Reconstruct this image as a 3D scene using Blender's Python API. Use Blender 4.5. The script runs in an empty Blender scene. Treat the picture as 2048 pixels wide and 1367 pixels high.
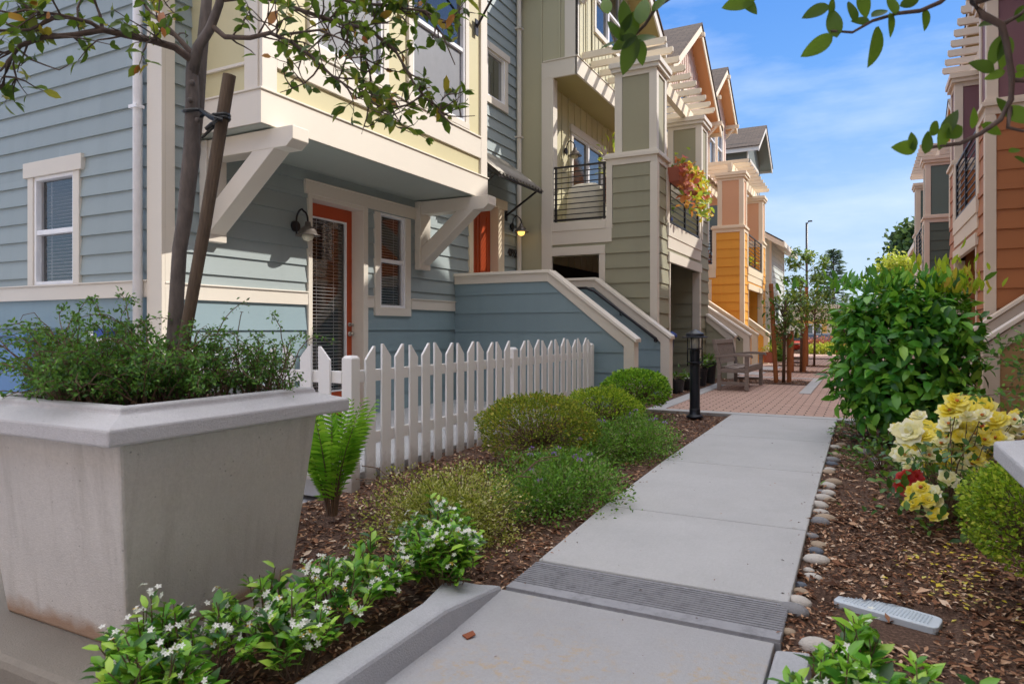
import bpy, bmesh, math, random
import numpy as np
from mathutils import Vector, Matrix, noise as mnoise
random.seed(7)
rng = np.random.default_rng(7)
SC = bpy.context.scene
COL = SC.collection
V3 = Vector
AX = -1.67            # mirror sum: the right-hand row repeats the left-hand row about the court's centre line
MIR = False           # when True a mesh is mirrored across the court while it is built
WL = {}               # world location of every object's origin

# ------------------------------------------------------------------ materials
def lin(h):
    h = h.lstrip('#')
    r = [int(h[i:i+2], 16)/255 for i in (0, 2, 4)]
    return tuple(x/12.92 if x <= .04045 else ((x+.055)/1.055)**2.4 for x in r) + (1,)
def newmat(name):
    m = bpy.data.materials.new(name); m.use_nodes = True
    nt = m.node_tree; nt.nodes.clear()
    o = nt.nodes.new('ShaderNodeOutputMaterial')
    b = nt.nodes.new('ShaderNodeBsdfPrincipled')
    nt.links.new(b.outputs[0], o.inputs[0])
    return m, nt, b, o
def nd(nt, typ, **kw):
    n = nt.nodes.new(typ)
    for k, v in kw.items():
        if k in n.bl_rna.properties: setattr(n, k, v)
        else: n.inputs[k].default_value = v
    return n
def ramp(nt, fac, stops, interp='LINEAR'):
    r = nt.nodes.new('ShaderNodeValToRGB'); r.color_ramp.interpolation = interp
    els = r.color_ramp.elements
    while len(els) < len(stops): els.new(.5)
    for e, (p, c) in zip(els, stops):
        e.position = p; e.color = c if len(c) == 4 else tuple(c)+(1,)
    nt.links.new(fac, r.inputs[0]); return r.outputs[0]
def mixc(nt, fac, a, b, mode='MIX'):
    n = nt.nodes.new('ShaderNodeMix'); n.data_type = 'RGBA'; n.blend_type = mode
    for sock, val in ((n.inputs[0], fac), (n.inputs[6], a), (n.inputs[7], b)):
        if hasattr(val, 'is_linked'): nt.links.new(val, sock)
        else: sock.default_value = val
    return n.outputs[2]
def coords(nt, scale=(1, 1, 1), kind='Object'):
    t = nt.nodes.new('ShaderNodeTexCoord'); mp = nt.nodes.new('ShaderNodeMapping')
    mp.inputs['Scale'].default_value = scale
    nt.links.new(t.outputs[kind], mp.inputs[0]); return mp.outputs[0]
def tnoise(nt, scale, vec, detail=4, rough=.55):
    n = nd(nt, 'ShaderNodeTexNoise', Scale=scale, Detail=detail, Roughness=rough)
    nt.links.new(vec, n.inputs['Vector']); return n.outputs[0]
def bump(nt, b, h, strength, dist=.01):
    n = nd(nt, 'ShaderNodeBump', Strength=strength, Distance=dist)
    nt.links.new(h, n.inputs['Height']); nt.links.new(n.outputs[0], b.inputs['Normal'])
def mul(c, k): return (min(1, c[0]*k), min(1, c[1]*k), min(1, c[2]*k), 1)
def paint(name, hexc, rough=.55, var=.09, grain=.12, scale=(2, 2, 40), k=1.0, isl=0, splash=0):
    m, nt, b, o = newmat(name); c = mul(lin(hexc), k)
    v = coords(nt); big = tnoise(nt, 1.3, v, 5)
    v2 = coords(nt, scale); fine = tnoise(nt, 6, v2, 4, .6)
    col = ramp(nt, big, [(.25, mul(c, 1-var)), (.75, mul(c, 1+var*.6))])
    col = mixc(nt, .35, col, mixc(nt, fine, mul(c, .86), mul(c, 1.1)))
    if isl:                       # each board weathers a little differently
        g = nt.nodes.new('ShaderNodeNewGeometry'); col = mixc(nt, 1, col, ramp(nt, g.outputs['Random Per Island'], [(0, (1-isl,)*3+(1,)), (1, (1, 1, 1, 1))]), 'MULTIPLY')
        dv = tnoise(nt, 1.1, coords(nt, (3.5, 3.5, .25)), 5, .65); col = mixc(nt, ramp(nt, dv, [(.52, (0, 0, 0, 1)), (.8, (.3,)*3+(1,))]), col, mul(c, .68))
    if splash:                    # soil splashed up the foot of the boards
        sp = nt.nodes.new('ShaderNodeSeparateXYZ'); nt.links.new(coords(nt), sp.inputs[0]); ad = nd(nt, 'ShaderNodeMath', operation='MULTIPLY_ADD'); nt.links.new(tnoise(nt, 22, v, 4), ad.inputs[0]); ad.inputs[1].default_value = -.16; nt.links.new(sp.outputs[2], ad.inputs[2])
        mr = nd(nt, 'ShaderNodeMapRange'); nt.links.new(ad.outputs[0], mr.inputs[0]); mr.inputs[1].default_value = -.14; mr.inputs[2].default_value = .04; mr.inputs[3].default_value = .7; mr.inputs[4].default_value = 0
        col = mixc(nt, mr.outputs[0], col, lin('#7d6c5c'))
    nt.links.new(col, b.inputs['Base Color']); b.inputs['Roughness'].default_value = rough
    bump(nt, b, fine, grain, .004); return m
def leafmat(name, stops, rough=.42, trans=.28, spec=.4):
    m, nt, b, o = newmat(name)
    g = nt.nodes.new('ShaderNodeNewGeometry')
    col = ramp(nt, g.outputs['Random Per Island'], [(p, lin(h)) for p, h in stops])
    nt.links.new(col, b.inputs['Base Color']); b.inputs['Roughness'].default_value = rough
    b.inputs['Specular IOR Level'].default_value = spec
    t = nt.nodes.new('ShaderNodeBsdfTranslucent')
    nt.links.new(mixc(nt, .35, col, (.5, .75, .05, 1), 'MIX'), t.inputs[0])
    mx = nt.nodes.new('ShaderNodeMixShader'); mx.inputs[0].default_value = trans
    nt.links.new(b.outputs[0], mx.inputs[1]); nt.links.new(t.outputs[0], mx.inputs[2])
    nt.links.new(mx.outputs[0], o.inputs[0]); return m
def plain(name, hexc, rough=.5, metal=0, spec=.5):
    m, nt, b, o = newmat(name); c = lin(hexc)
    v = coords(nt); n = tnoise(nt, 9, v, 4)
    nt.links.new(mixc(nt, n, mul(c, .85), mul(c, 1.12)), b.inputs['Base Color'])
    b.inputs['Roughness'].default_value = rough; b.inputs['Metallic'].default_value = metal
    b.inputs['Specular IOR Level'].default_value = spec; return m
def concrete(name, hexc, stain=.25, speck=.5, streak=False, crack=0, rough=.85):
    m, nt, b, o = newmat(name); c = lin(hexc)
    v = coords(nt); big = tnoise(nt, 2.2, v, 6, .6); mid = tnoise(nt, 14, v, 5, .65); fine = tnoise(nt, 160, v, 2)
    col = ramp(nt, big, [(.3, mul(c, 1-stain)), (.7, mul(c, 1.12))])
    col = mixc(nt, .4, col, mixc(nt, mid, mul(c, .7), mul(c, 1.2)))
    col = mixc(nt, .55, col, mixc(nt, tnoise(nt, 70, v, 4, .7), mul(c, .62), mul(c, 1.25)))
    vo = nd(nt, 'ShaderNodeTexVoronoi', Scale=27); nt.links.new(v, vo.inputs['Vector'])
    pit = ramp(nt, vo.outputs['Distance'], [(.0, (1, 1, 1, 1)), (.15, (0, 0, 0, 1))])
    pm = nd(nt, 'ShaderNodeMath', operation='MULTIPLY'); nt.links.new(pit, pm.inputs[0])
    nt.links.new(ramp(nt, tnoise(nt, 9, v, 2), [(.5, (0, 0, 0, 1)), (.62, (speck,)*3+(1,))]), pm.inputs[1])
    col = mixc(nt, pm.outputs[0], col, mul(c, .28))
    sv2 = tnoise(nt, .9, v, 6, .7); col = mixc(nt, ramp(nt, sv2, [(.48, (0, 0, 0, 1)), (.7, (.5,)*3+(1,))]), col, mul(c, .72))
    if crack:
        vv = coords(nt, (.8, .8, .8)); wn = nd(nt, 'ShaderNodeTexNoise', Scale=5, Detail=5); nt.links.new(vv, wn.inputs['Vector']); wv = mixc(nt, .12, vv, wn.outputs['Color'])
        ve = nd(nt, 'ShaderNodeTexVoronoi', Scale=.9); ve.feature = 'DISTANCE_TO_EDGE'; nt.links.new(wv, ve.inputs['Vector'])
        cm = nd(nt, 'ShaderNodeMath', operation='MULTIPLY'); nt.links.new(ramp(nt, ve.outputs['Distance'], [(.0, (crack,)*3+(1,)), (.004, (0, 0, 0, 1))]), cm.inputs[0]); nt.links.new(ramp(nt, tnoise(nt, 1.2, v, 2), [(.45, (0, 0, 0, 1)), (.55, (1, 1, 1, 1))]), cm.inputs[1])
        col = mixc(nt, cm.outputs[0], col, mul(c, .3))
        br = tnoise(nt, 6, coords(nt, (60, 1.2, 1)), 3, .6); col = mixc(nt, .22, col, mixc(nt, br, mul(c, .75), mul(c, 1.15)))
    if streak:                      # rain streaks that run down from the rim
        sv = coords(nt, (9, 9, .8)); s = tnoise(nt, 1.6, sv, 5, .6)
        sm = ramp(nt, s, [(.52, (0, 0, 0, 1)), (.8, (.36,)*3+(1,))])
        col = mixc(nt, sm, col, mul(lin('#98928a'), .8))
        sp = nt.nodes.new('ShaderNodeSeparateXYZ'); nt.links.new(coords(nt), sp.inputs[0])
        ad = nd(nt, 'ShaderNodeMath', operation='MULTIPLY_ADD'); nt.links.new(tnoise(nt, 5, v, 4), ad.inputs[0]); ad.inputs[1].default_value = -.14
        nt.links.new(sp.outputs[2], ad.inputs[2])
        lo = ramp(nt, ad.outputs[0], [(.0, (0, 0, 0, 1)), (1, (0, 0, 0, 1))])
        mr = nd(nt, 'ShaderNodeMapRange'); nt.links.new(ad.outputs[0], mr.inputs[0])
        mr.inputs[1].default_value = -.14; mr.inputs[2].default_value = -.085; mr.inputs[3].default_value = .75; mr.inputs[4].default_value = 0
        col = mixc(nt, mr.outputs[0], col, lin('#9a6f47'))
    nt.links.new(col, b.inputs['Base Color']); b.inputs['Roughness'].default_value = rough
    ad2 = nd(nt, 'ShaderNodeMath', operation='SUBTRACT'); nt.links.new(fine, ad2.inputs[0]); nt.links.new(pm.outputs[0], ad2.inputs[1])
    bump(nt, b, ad2.outputs[0], .6, .006); return m
def glassmat(name, tint=(.02, .025, .03, 1), clear=.0):
    m, nt, b, o = newmat(name)
    b.inputs['Base Color'].default_value = tint; b.inputs['Roughness'].default_value = .04
    b.inputs['Specular IOR Level'].default_value = .9; b.inputs['IOR'].default_value = 1.6
    if clear:
        t = nt.nodes.new('ShaderNodeBsdfTransparent'); g = nd(nt, 'ShaderNodeBsdfGlossy', Roughness=.03)
        lw = nd(nt, 'ShaderNodeLayerWeight', Blend=.35)
        mr = nd(nt, 'ShaderNodeMapRange'); nt.links.new(lw.outputs['Fresnel'], mr.inputs[0])
        mr.inputs[3].default_value = 1-clear; mr.inputs[4].default_value = .8
        mx = nt.nodes.new('ShaderNodeMixShader'); nt.links.new(mr.outputs[0], mx.inputs[0])
        nt.links.new(t.outputs[0], mx.inputs[1]); nt.links.new(g.outputs[0], mx.inputs[2]); nt.links.new(mx.outputs[0], o.inputs[0])
    return m

# ------------------------------------------------------------------ mesh builder
class MB:
    def __init__(s): s.v = []; s.f = []
    def quad(s, a, b, c, d):
        n = len(s.v); s.v += [tuple(a), tuple(b), tuple(c), tuple(d)]; s.f.append((n, n+1, n+2, n+3)); return s
    def poly(s, pts):
        n = len(s.v); s.v += [tuple(p) for p in pts]; s.f.append(tuple(range(n, n+len(pts)))); return s
    def box(s, x0, y0, z0, x1, y1, z1):
        x0, x1 = min(x0, x1), max(x0, x1); y0, y1 = min(y0, y1), max(y0, y1); z0, z1 = min(z0, z1), max(z0, z1)
        n = len(s.v)
        s.v += [(x0, y0, z0), (x1, y0, z0), (x1, y1, z0), (x0, y1, z0), (x0, y0, z1), (x1, y0, z1), (x1, y1, z1), (x0, y1, z1)]
        s.f += [(n+3, n+2, n+1, n), (n+4, n+5, n+6, n+7), (n, n+1, n+5, n+4), (n+1, n+2, n+6, n+5), (n+2, n+3, n+7, n+6), (n+3, n, n+4, n+7)]
        return s
    def hexa(s, b, t):          # 4 bottom points, 4 top points
        n = len(s.v); s.v += [tuple(p) for p in b]+[tuple(p) for p in t]
        s.f += [(n+3, n+2, n+1, n), (n+4, n+5, n+6, n+7)] + [(n+i, n+(i+1) % 4, n+4+(i+1) % 4, n+4+i) for i in range(4)]; return s
    def prism(s, pts, ext):     # polygon pts extruded by vector ext
        n = len(s.v); k = len(pts); e = V3(ext)
        s.v += [tuple(p) for p in pts]+[tuple(V3(p)+e) for p in pts]
        s.f += [tuple(range(n+k-1, n-1, -1)), tuple(range(n+k, n+2*k))]
        s.f += [(n+i, n+(i+1) % k, n+k+(i+1) % k, n+k+i) for i in range(k)]; return s
    def bar(s, p0, p1, w, h, up=(0, 0, 1)):
        p0, p1 = V3(p0), V3(p1); d = (p1-p0).normalized(); u = V3(up); r = d.cross(u).normalized(); u = r.cross(d)
        a, b = r*w/2, u*h/2
        return s.hexa([p0-a-b, p0+a-b, p0+a+b, p0-a+b], [p1-a-b, p1+a-b, p1+a+b, p1-a+b])
    def tube(s, pts, rad, seg=8, cap=True):
        pts = [V3(p) for p in pts]
        if not hasattr(rad, '__len__'): rad = [rad]*len(pts)
        n0 = len(s.v); ref = V3((.13, .31, .94))
        for i, p in enumerate(pts):
            d = (pts[min(i+1, len(pts)-1)]-pts[max(i-1, 0)])
            d = d.normalized() if d.length > 1e-9 else V3((0, 0, 1))
            r = d.cross(ref)
            if r.length < .05: r = d.cross(V3((1, 0, 0)))
            r.normalize(); u = r.cross(d)
            for k in range(seg):
                a = 2*math.pi*k/seg; s.v.append(tuple(p+(r*math.cos(a)+u*math.sin(a))*rad[i]))
        for i in range(len(pts)-1):
            for k in range(seg):
                a = n0+i*seg+k; b = n0+i*seg+(k+1) % seg; s.f.append((a, b, b+seg, a+seg))
        if cap:
            s.f.append(tuple(n0+k for k in range(seg-1, -1, -1))); e = n0+(len(pts)-1)*seg; s.f.append(tuple(e+k for k in range(seg)))
        return s
    def lathe(s, prof, c, seg=20):   # prof: (radius, z)
        n0 = len(s.v); c = V3(c)
        for r, z in prof:
            for k in range(seg):
                a = 2*math.pi*k/seg; s.v.append((c.x+r*math.cos(a), c.y+r*math.sin(a), c.z+z))
        for i in range(len(prof)-1):
            for k in range(seg):
                a = n0+i*seg+k; b = n0+i*seg+(k+1) % seg; s.f.append((a, b, b+seg, a+seg))
        s.f.append(tuple(n0+k for k in range(seg-1, -1, -1))); e = n0+(len(prof)-1)*seg; s.f.append(tuple(e+k for k in range(seg)))
        return s
    def ball(s, c, rx, ry, rz, seg=10, ring=7, jit=0, rot=0):
        n0 = len(s.v); cr, sr = math.cos(rot), math.sin(rot)
        def put(x, y, z):
            k = 1+random.uniform(-jit, jit); x, y, z = x*rx*k, y*ry*k, z*rz*k
            s.v.append((c[0]+x*cr-y*sr, c[1]+x*sr+y*cr, c[2]+z))
        put(0, 0, -1)
        for i in range(1, ring):
            t = -math.pi/2+math.pi*i/ring
            for k in range(seg):
                a = 2*math.pi*k/seg; put(math.cos(t)*math.cos(a), math.cos(t)*math.sin(a), math.sin(t))
        put(0, 0, 1); e = len(s.v)-1
        for k in range(seg): s.f.append((n0, n0+1+(k+1) % seg, n0+1+k)); s.f.append((e, e-seg+k, e-seg+(k+1) % seg))
        for i in range(ring-2):
            for k in range(seg):
                a = n0+1+i*seg+k; b = n0+1+i*seg+(k+1) % seg; s.f.append((a, b, b+seg, a+seg))
        return s
    def build(s, name, m, parent=None, bevel=0, smooth=False):
        vv, ff = s.v, s.f
        if MIR: vv = [(AX-x, y, z) for x, y, z in vv]; ff = [tuple(reversed(f)) for f in ff]
        me = bpy.data.meshes.new(name); me.from_pydata(vv, [], ff); me.update()
        return link(name, me, m, parent, bevel, smooth)
def link(name, me, m, parent=None, bevel=0, smooth=False):
    o = bpy.data.objects.new(name, me); COL.objects.link(o)
    if m: me.materials.append(m)
    if smooth: me.polygons.foreach_set('use_smooth', [True]*len(me.polygons))
    WL[o.name] = V3((0, 0, 0))
    if parent: o.parent = parent; o.location = -WL[parent.name]
    if bevel:
        b = o.modifiers.new('bevel', 'BEVEL'); b.width = bevel; b.segments = 2; b.limit_method = 'ANGLE'; b.angle_limit = math.radians(50); b.harden_normals = False
    return o
def tag(o, label=None, cat=None, group=None, kind=None):
    if label: o['label'] = label
    if cat: o['category'] = cat
    if group: o['group'] = group
    if kind: o['kind'] = kind
    return o
def thing(name, label, cat, loc, group=None, kind=None):
    o = bpy.data.objects.new(name, None); COL.objects.link(o); o.empty_display_size = .2
    loc = V3(loc)
    if MIR: loc.x = AX-loc.x
    o.location = loc; WL[o.name] = loc.copy()
    return tag(o, label, cat, group, kind)
def dup(root, loc, rotz=0, label=None, group=None):
    r = root.copy(); COL.objects.link(r); r.location = loc; r.rotation_euler = (0, 0, rotz); WL[r.name] = V3(loc)
    if label: r['label'] = label
    if group: r['group'] = group
    for ch in list(root.children):
        c = ch.copy(); COL.objects.link(c); c.parent = r
        for g in list(ch.children):
            d = g.copy(); COL.objects.link(d); d.parent = c
    return r

# ------------------------------------------------------------------ walls
# a wall plane is (axis, const, sgn): axis 'x' -> plane X=const, u runs along Y; axis 'y' -> plane Y=const, u runs along X; sgn = outward side
def wp(W, u, z, o=0):
    a, c, s = W
    return (c+s*o, u, z) if a == 'x' else (u, c+s*o, z)
def wbox(mb, W, u0, u1, z0, z1, o0, o1):
    p, q = wp(W, u0, z0, o0), wp(W, u1, z1, o1); return mb.box(*p, *q)
def holes_split(u0, u1, za, zb, holes):
    zs = sorted({za, zb, *[h[2] for h in holes if za < h[2] < zb], *[h[3] for h in holes if za < h[3] < zb]})
    for a, b in zip(zs, zs[1:]):
        mid = (a+b)/2; cuts = sorted((h[0], h[1]) for h in holes if h[2] < mid < h[3]); u = u0
        for c0, c1 in cuts:
            if c0 > u: yield u, min(c0, u1), a, b
            u = max(u, c1)
        if u < u1: yield u, u1, a, b
def siding(mb, W, u0, u1, z0, z1, ex, holes=(), lim=None, t=.021, zref=None):
    zref = z0 if zref is None else zref
    z = zref-math.ceil((zref-z0)/ex-1e-6)*ex
    while z < z1-1e-6:
        a, b = max(z, z0), min(z+ex, z1)
        off = lambda q, z=z: t*(1-(q-z)/ex)
        spans = []
        for p, q, c, d in holes_split(u0, u1, a, b, list(holes)):
            while q-p > 2.2 and not lim: k = p+random.uniform(.9, min(3.6, q-p-.5)); spans.append((p, k-.0003, c, d)); p = k+.0003
            spans.append((p, q, c, d))
        for p, q, c, d in spans:
            pl, ql, pt, qt = p, q, p, q
            if lim:
                l0, h0 = lim(c); l1, h1 = lim(d); pl, ql, pt, qt = max(p, l0), min(q, h0), max(p, l1), min(q, h1)
                if ql <= pl: continue
                qt = max(qt, pt)
            mb.quad(wp(W, pl, c, off(c)), wp(W, ql, c, off(c)), wp(W, qt, d, off(d)), wp(W, pt, d, off(d)))
            if abs(c-z) < 1e-6: mb.quad(wp(W, pl, c, -.001), wp(W, ql, c, -.001), wp(W, ql, c, t), wp(W, pl, c, t))
        z += ex
    return mb
def flatwall(mb, W, u0, u1, z0, z1, holes=(), battens=0, bw=.045, lim=None):
    for p, q, c, d in holes_split(u0, u1, z0, z1, list(holes)): mb.quad(wp(W, p, c), wp(W, q, c), wp(W, q, d), wp(W, p, d))
    if battens:
        u = u0+battens*.5
        while u < u1:
            for p, q, c, d in holes_split(u-bw/2, u+bw/2, z0, z1, [h for h in holes if h[0]-.02 < u < h[1]+.02]): wbox(mb, W, p, q, c, d, -.005, .02)
            u += battens
    return mb
def frame4(mb, W, u0, u1, z0, z1, w, o0, o1):
    wbox(mb, W, u0, u0+w, z0, z1, o0, o1); wbox(mb, W, u1-w, u1, z0, z1, o0, o1)
    wbox(mb, W, u0+w, u1-w, z0, z0+w, o0, o1-.002); wbox(mb, W, u0+w, u1-w, z1-w, z1, o0, o1-.002); return mb
def window(par, W, u0, u1, z0, z1, trim=.11, head=.14, rail=None, mull=None, blind=False, tm=None, pm=None, hext=.05, sill=.1, name='window'):
    tm = tm or M['trim']
    t = MB()
    wbox(t, W, u0-trim, u0, z0, z1, -.03, .035); wbox(t, W, u1, u1+trim, z0, z1, -.03, .035)
    if head: wbox(t, W, u0-trim-hext, u1+trim+hext, z1, z1+head, -.03, .05)
    if sill: wbox(t, W, u0-trim, u1+trim, z0-sill, z0, -.03, .042)
    win = t.build(name, tm, par, .004)
    f = MB(); frame4(f, W, u0, u1, z0, z1, .035, -.06, .02)
    if rail: wbox(f, W, u0+.035, u1-.035, rail-.025, rail+.025, -.055, .012)
    for m_ in (mull or []): wbox(f, W, m_-.04, m_+.04, z0+.035, z1-.035, -.058, .016)
    f.build('frame', M['vinyl'], win, .003)
    g = MB(); g.quad(wp(W, u0+.03, z0+.03, -.035), wp(W, u1-.03, z0+.03, -.035), wp(W, u1-.03, z1-.03, -.035), wp(W, u0+.03, z1-.03, -.035))
    g.build('pane', pm or M['glass'], win)
    if blind:
        b = MB(); z = z0+.05
        while z < z1-.04:
            p = [wp(W, u0+.05, z, -.075), wp(W, u1-.05, z, -.075), wp(W, u1-.05, z+.011, -.102), wp(W, u0+.05, z+.011, -.102)]
            b.quad(*p); z += .036
        for uu in (u0+.16, u1-.16): b.tube([wp(W, uu, z0+.05, -.07), wp(W, uu, z1-.04, -.07)], .0022, 4)
        b.build('blind', M['blind'], win)
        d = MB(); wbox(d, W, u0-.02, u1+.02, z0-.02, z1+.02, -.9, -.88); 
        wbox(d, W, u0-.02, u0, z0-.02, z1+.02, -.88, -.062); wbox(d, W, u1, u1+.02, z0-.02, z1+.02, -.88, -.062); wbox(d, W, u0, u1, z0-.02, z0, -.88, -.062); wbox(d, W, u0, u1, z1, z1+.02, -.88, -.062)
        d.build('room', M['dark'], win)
    return win

# ------------------------------------------------------------------ leaves (numpy)
def nrm(a): return a/np.maximum(np.linalg.norm(a, axis=1, keepdims=True), 1e-9)
def rdir(n): return nrm(rng.normal(size=(n, 3)))
def arr_mesh(name, verts, faces, per, m, parent=None, smooth=False):
    me = bpy.data.meshes.new(name); nv = len(verts)
    me.vertices.add(nv); me.vertices.foreach_set('co', verts.astype(np.float32).ravel())
    tot = np.concatenate([np.full(len(f), f.shape[1], np.int32) for f in faces]); idx = np.concatenate([f.ravel() for f in faces]).astype(np.int32)
    st = np.concatenate([[0], np.cumsum(tot)[:-1]]).astype(np.int32)
    me.loops.add(len(idx)); me.loops.foreach_set('vertex_index', idx)
    me.polygons.add(len(tot)); me.polygons.foreach_set('loop_start', st); me.polygons.foreach_set('loop_total', tot)
    me.update(calc_edges=True); me.validate()
    return link(name, me, m, parent, 0, smooth)
def leaf_arrays(pos, ax, up, L, wr=.4, fold=.25, curl=.15, mid=.45):
    n = len(pos); ax = nrm(ax); side = nrm(np.cross(ax, up)); up = np.cross(side, ax)
    L = np.broadcast_to(np.asarray(L, float), (n,))[:, None]; w = L*wr*.5
    P = lambda t, s, h: pos+ax*L*t+side*w*s+up*L*h
    vs = [P(0, 0, 0), P(.3, .85, fold*.28*wr*2), P(.3, 0, .02), P(.3, -.85, fold*.28*wr*2), P(.68, .8, fold*.25*wr*2-curl*.35), P(.68, 0, -curl*.4), P(.68, -.8, fold*.25*wr*2-curl*.35), P(1, 0, -curl)]
    v = np.stack(vs, 1).reshape(-1, 3); b = (np.arange(n)*8)[:, None]
    tri = np.concatenate([b+np.array(t) for t in ((0, 1, 2), (0, 2, 3), (4, 7, 5), (5, 7, 6))]); qd = np.concatenate([b+np.array(q) for q in ((2, 1, 4, 5), (3, 2, 5, 6))])
    return v, tri, qd
def leaf_hi(pos, ax, up, L, wr=.5, fold=.12, curl=.14, rows=9):
    n = len(pos); ax = nrm(ax); side = nrm(np.cross(ax, up)); up = np.cross(side, ax); L = np.asarray(L, float)[:, None]; vs = []
    tw = rng.uniform(-.25, .25, (n, 1))
    for i in range(rows):
        f = i/(rows-1); w = wr*.5*(math.sin(math.pi*f**.85)**.75)*(1-.12*f)+(.004 if i else 0); c = -curl*f*f; cen = pos+ax*L*f+up*L*c
        s2 = side+up*tw*f
        vs += [cen+s2*L*w+up*L*fold*w*1.6, cen, cen-s2*L*w+up*L*fold*w*1.6]
    v = np.stack(vs, 1).reshape(-1, 3); b = (np.arange(n)*rows*3)[:, None]; q = []
    for i in range(rows-1):
        a = i*3; q += [b+np.array((a+1, a, a+3, a+4)), b+np.array((a+2, a+1, a+4, a+5))]
    return v, np.concatenate(q)
def leaves(name, m, parent, pos, ax, up, L, **kw):
    v, t, q = leaf_arrays(pos, ax, up, L, **kw); return arr_mesh(name, v, [t, q], 8, m, parent)
def small_leaves(name, m, parent, pos, ax, up, L, wr=.5):
    n = len(pos); ax = nrm(ax); side = nrm(np.cross(ax, up)); up = np.cross(side, ax)
    L = np.broadcast_to(np.asarray(L, float), (n,))[:, None]; w = L*wr*.5
    v = np.stack([pos, pos+ax*L*.5+side*w+up*L*.1, pos+ax*L, pos+ax*L*.5-side*w+up*L*.1], 1).reshape(-1, 3)
    b = (np.arange(n)*4)[:, None]
    return arr_mesh(name, v, [np.concatenate([b+np.array((0, 1, 2)), b+np.array((0, 2, 3))])], 4, m, parent)
def lump(d, s=2.2, a=.22, seed=0):
    return np.array([1+a*mnoise.noise(V3((x*s+seed, y*s+seed*.7, z*s-seed))) + a*.5*mnoise.noise(V3((x*s*2.7-seed, y*s*2.7, z*s*2.7+seed))) for x, y, z in d])
EXPO = 1.32
# ------------------------------------------------------------------ material table
M = {}
M['trim'] = paint('cream_trim', '#dbd3c6', .5, .05, .06)
M['trim_tan'] = paint('tan_trim', '#d9c8b6', .5, .05, .06)
M['trim_warm'] = paint('warm_trim', '#ecdcc0', .5, .05, .06)
M['vinyl'] = plain('white_vinyl', '#f0f0f2', .35)
M['white_paint'] = paint('white_fence_paint', '#eceaea', .5, .07, .25, (30, 30, 2), splash=1)
M['blue_up'] = paint('grey_blue_siding', '#9aa6a7', .55, .05, .2, isl=.1)
M['blue_lo'] = paint('teal_blue_siding', '#849aa2', .55, .06, .2, isl=.1)
M['bay_panel'] = paint('straw_panel', '#c9c098', .55, .05, .08, (30, 30, 2))
M['soffit'] = paint('grey_green_soffit', '#a9b0a8', .6, .04, .05)
M['door'] = paint('orange_door', '#b2461a', .38, .08, .08, (30, 30, 2))
M['olive'] = paint('olive_siding', '#9b9982', .55, .06, .2, isl=.1)
M['olive_panel'] = paint('olive_panel', '#9c987f', .55, .06, .06, (30, 30, 2))
M['olive_side'] = paint('olive_side_panel', '#b5b094', .55, .05, .06, (30, 30, 2))
M['olive_wall'] = paint('pale_olive_boards', '#c4bd9b', .55, .05, .06, (30, 30, 2))
M['ochre_soffit'] = paint('khaki_soffit', '#a89a66', .6, .05, .05)
M['yellow'] = paint('marigold_siding', '#efa93a', .55, .06, .2, isl=.1)
M['peach'] = paint('peach_panel', '#dca982', .55, .05, .06, (30, 30, 2))
M['pink_wall'] = paint('pale_pink_boards', '#e3c9b8', .55, .05, .06, (30, 30, 2))
M['pink_siding'] = paint('dusty_pink_siding', '#cfa79c', .55, .05, .2, isl=.1)
M['peach_soffit'] = paint('apricot_soffit', '#e0a672', .6, .05, .05)
M['gray_lt'] = paint('pale_grey_siding', '#cdd6d2', .55, .05, .2, isl=.1)
M['gray_dk'] = paint('dark_grey_boards', '#6d726a', .55, .05, .06, (30, 30, 2))
M['rust'] = paint('rust_siding', '#ac6a3c', .55, .06, .2, isl=.1)
M['maroon'] = paint('maroon_panel', '#7a545a', .55, .06, .06, (30, 30, 2))
M['dkgreen'] = paint('dark_green_siding', '#515e54', .55, .06, .2, isl=.1)
M['green_panel'] = paint('slate_green_panel', '#5f7069', .55, .06, .06, (30, 30, 2))
M['tan_siding'] = paint('tan_siding', '#a98457', .55, .06, .2, isl=.1)
M['gold_siding'] = paint('gold_siding', '#c89048', .55, .06, .2, isl=.1)
M['glass'] = glassmat('window_glass')
M['glass_coat'] = glassmat('coated_glass'); _b = M['glass_coat'].node_tree.nodes['Principled BSDF'] if 'Principled BSDF' in M['glass_coat'].node_tree.nodes else None
_b.inputs['IOR'].default_value = 3.4; _b.inputs['Roughness'].default_value = .03; _b.inputs['Specular IOR Level'].default_value = .5
M['glass_clear'] = glassmat('clear_glass', clear=.88)
M['screen'] = plain('insect_screen', '#7e8086', .5)
M['blind'] = plain('white_blind', '#e8e8ea', .5)
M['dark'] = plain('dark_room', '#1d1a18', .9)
M['iron'] = plain('dark_iron', '#26242a', .4, .3)
M['steel'] = plain('brushed_steel', '#b9b4ac', .3, .9)
M['awning'] = plain('corrugated_metal', '#8d877e', .5, .3)
M['rafter'] = paint('pergola_paint', '#e6d9c2', .5, .06, .06, (2, 30, 30))
M['conc'] = concrete('path_concrete', '#b7b7b9', .26, .4, crack=.001)
M['conc_old'] = concrete('apron_concrete', '#a9a9ad', .24, .5, crack=.001)
_n = M['conc_old'].node_tree; _b = [q for q in _n.nodes if q.type == 'BSDF_PRINCIPLED'][0]; _c = _b.inputs['Base Color'].links[0].from_socket
_f = nd(_n, 'ShaderNodeMath', operation='MULTIPLY'); _v = coords(_n); _n.links.new(ramp(_n, tnoise(_n, 1.6, _v, 3), [(.5, (0, 0, 0, 1)), (.62, (1, 1, 1, 1))]), _f.inputs[0]); _n.links.new(ramp(_n, tnoise(_n, 22, _v, 5, .7), [(.5, (0, 0, 0, 1)), (.62, (.55, .55, .55, 1))]), _f.inputs[1])
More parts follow.
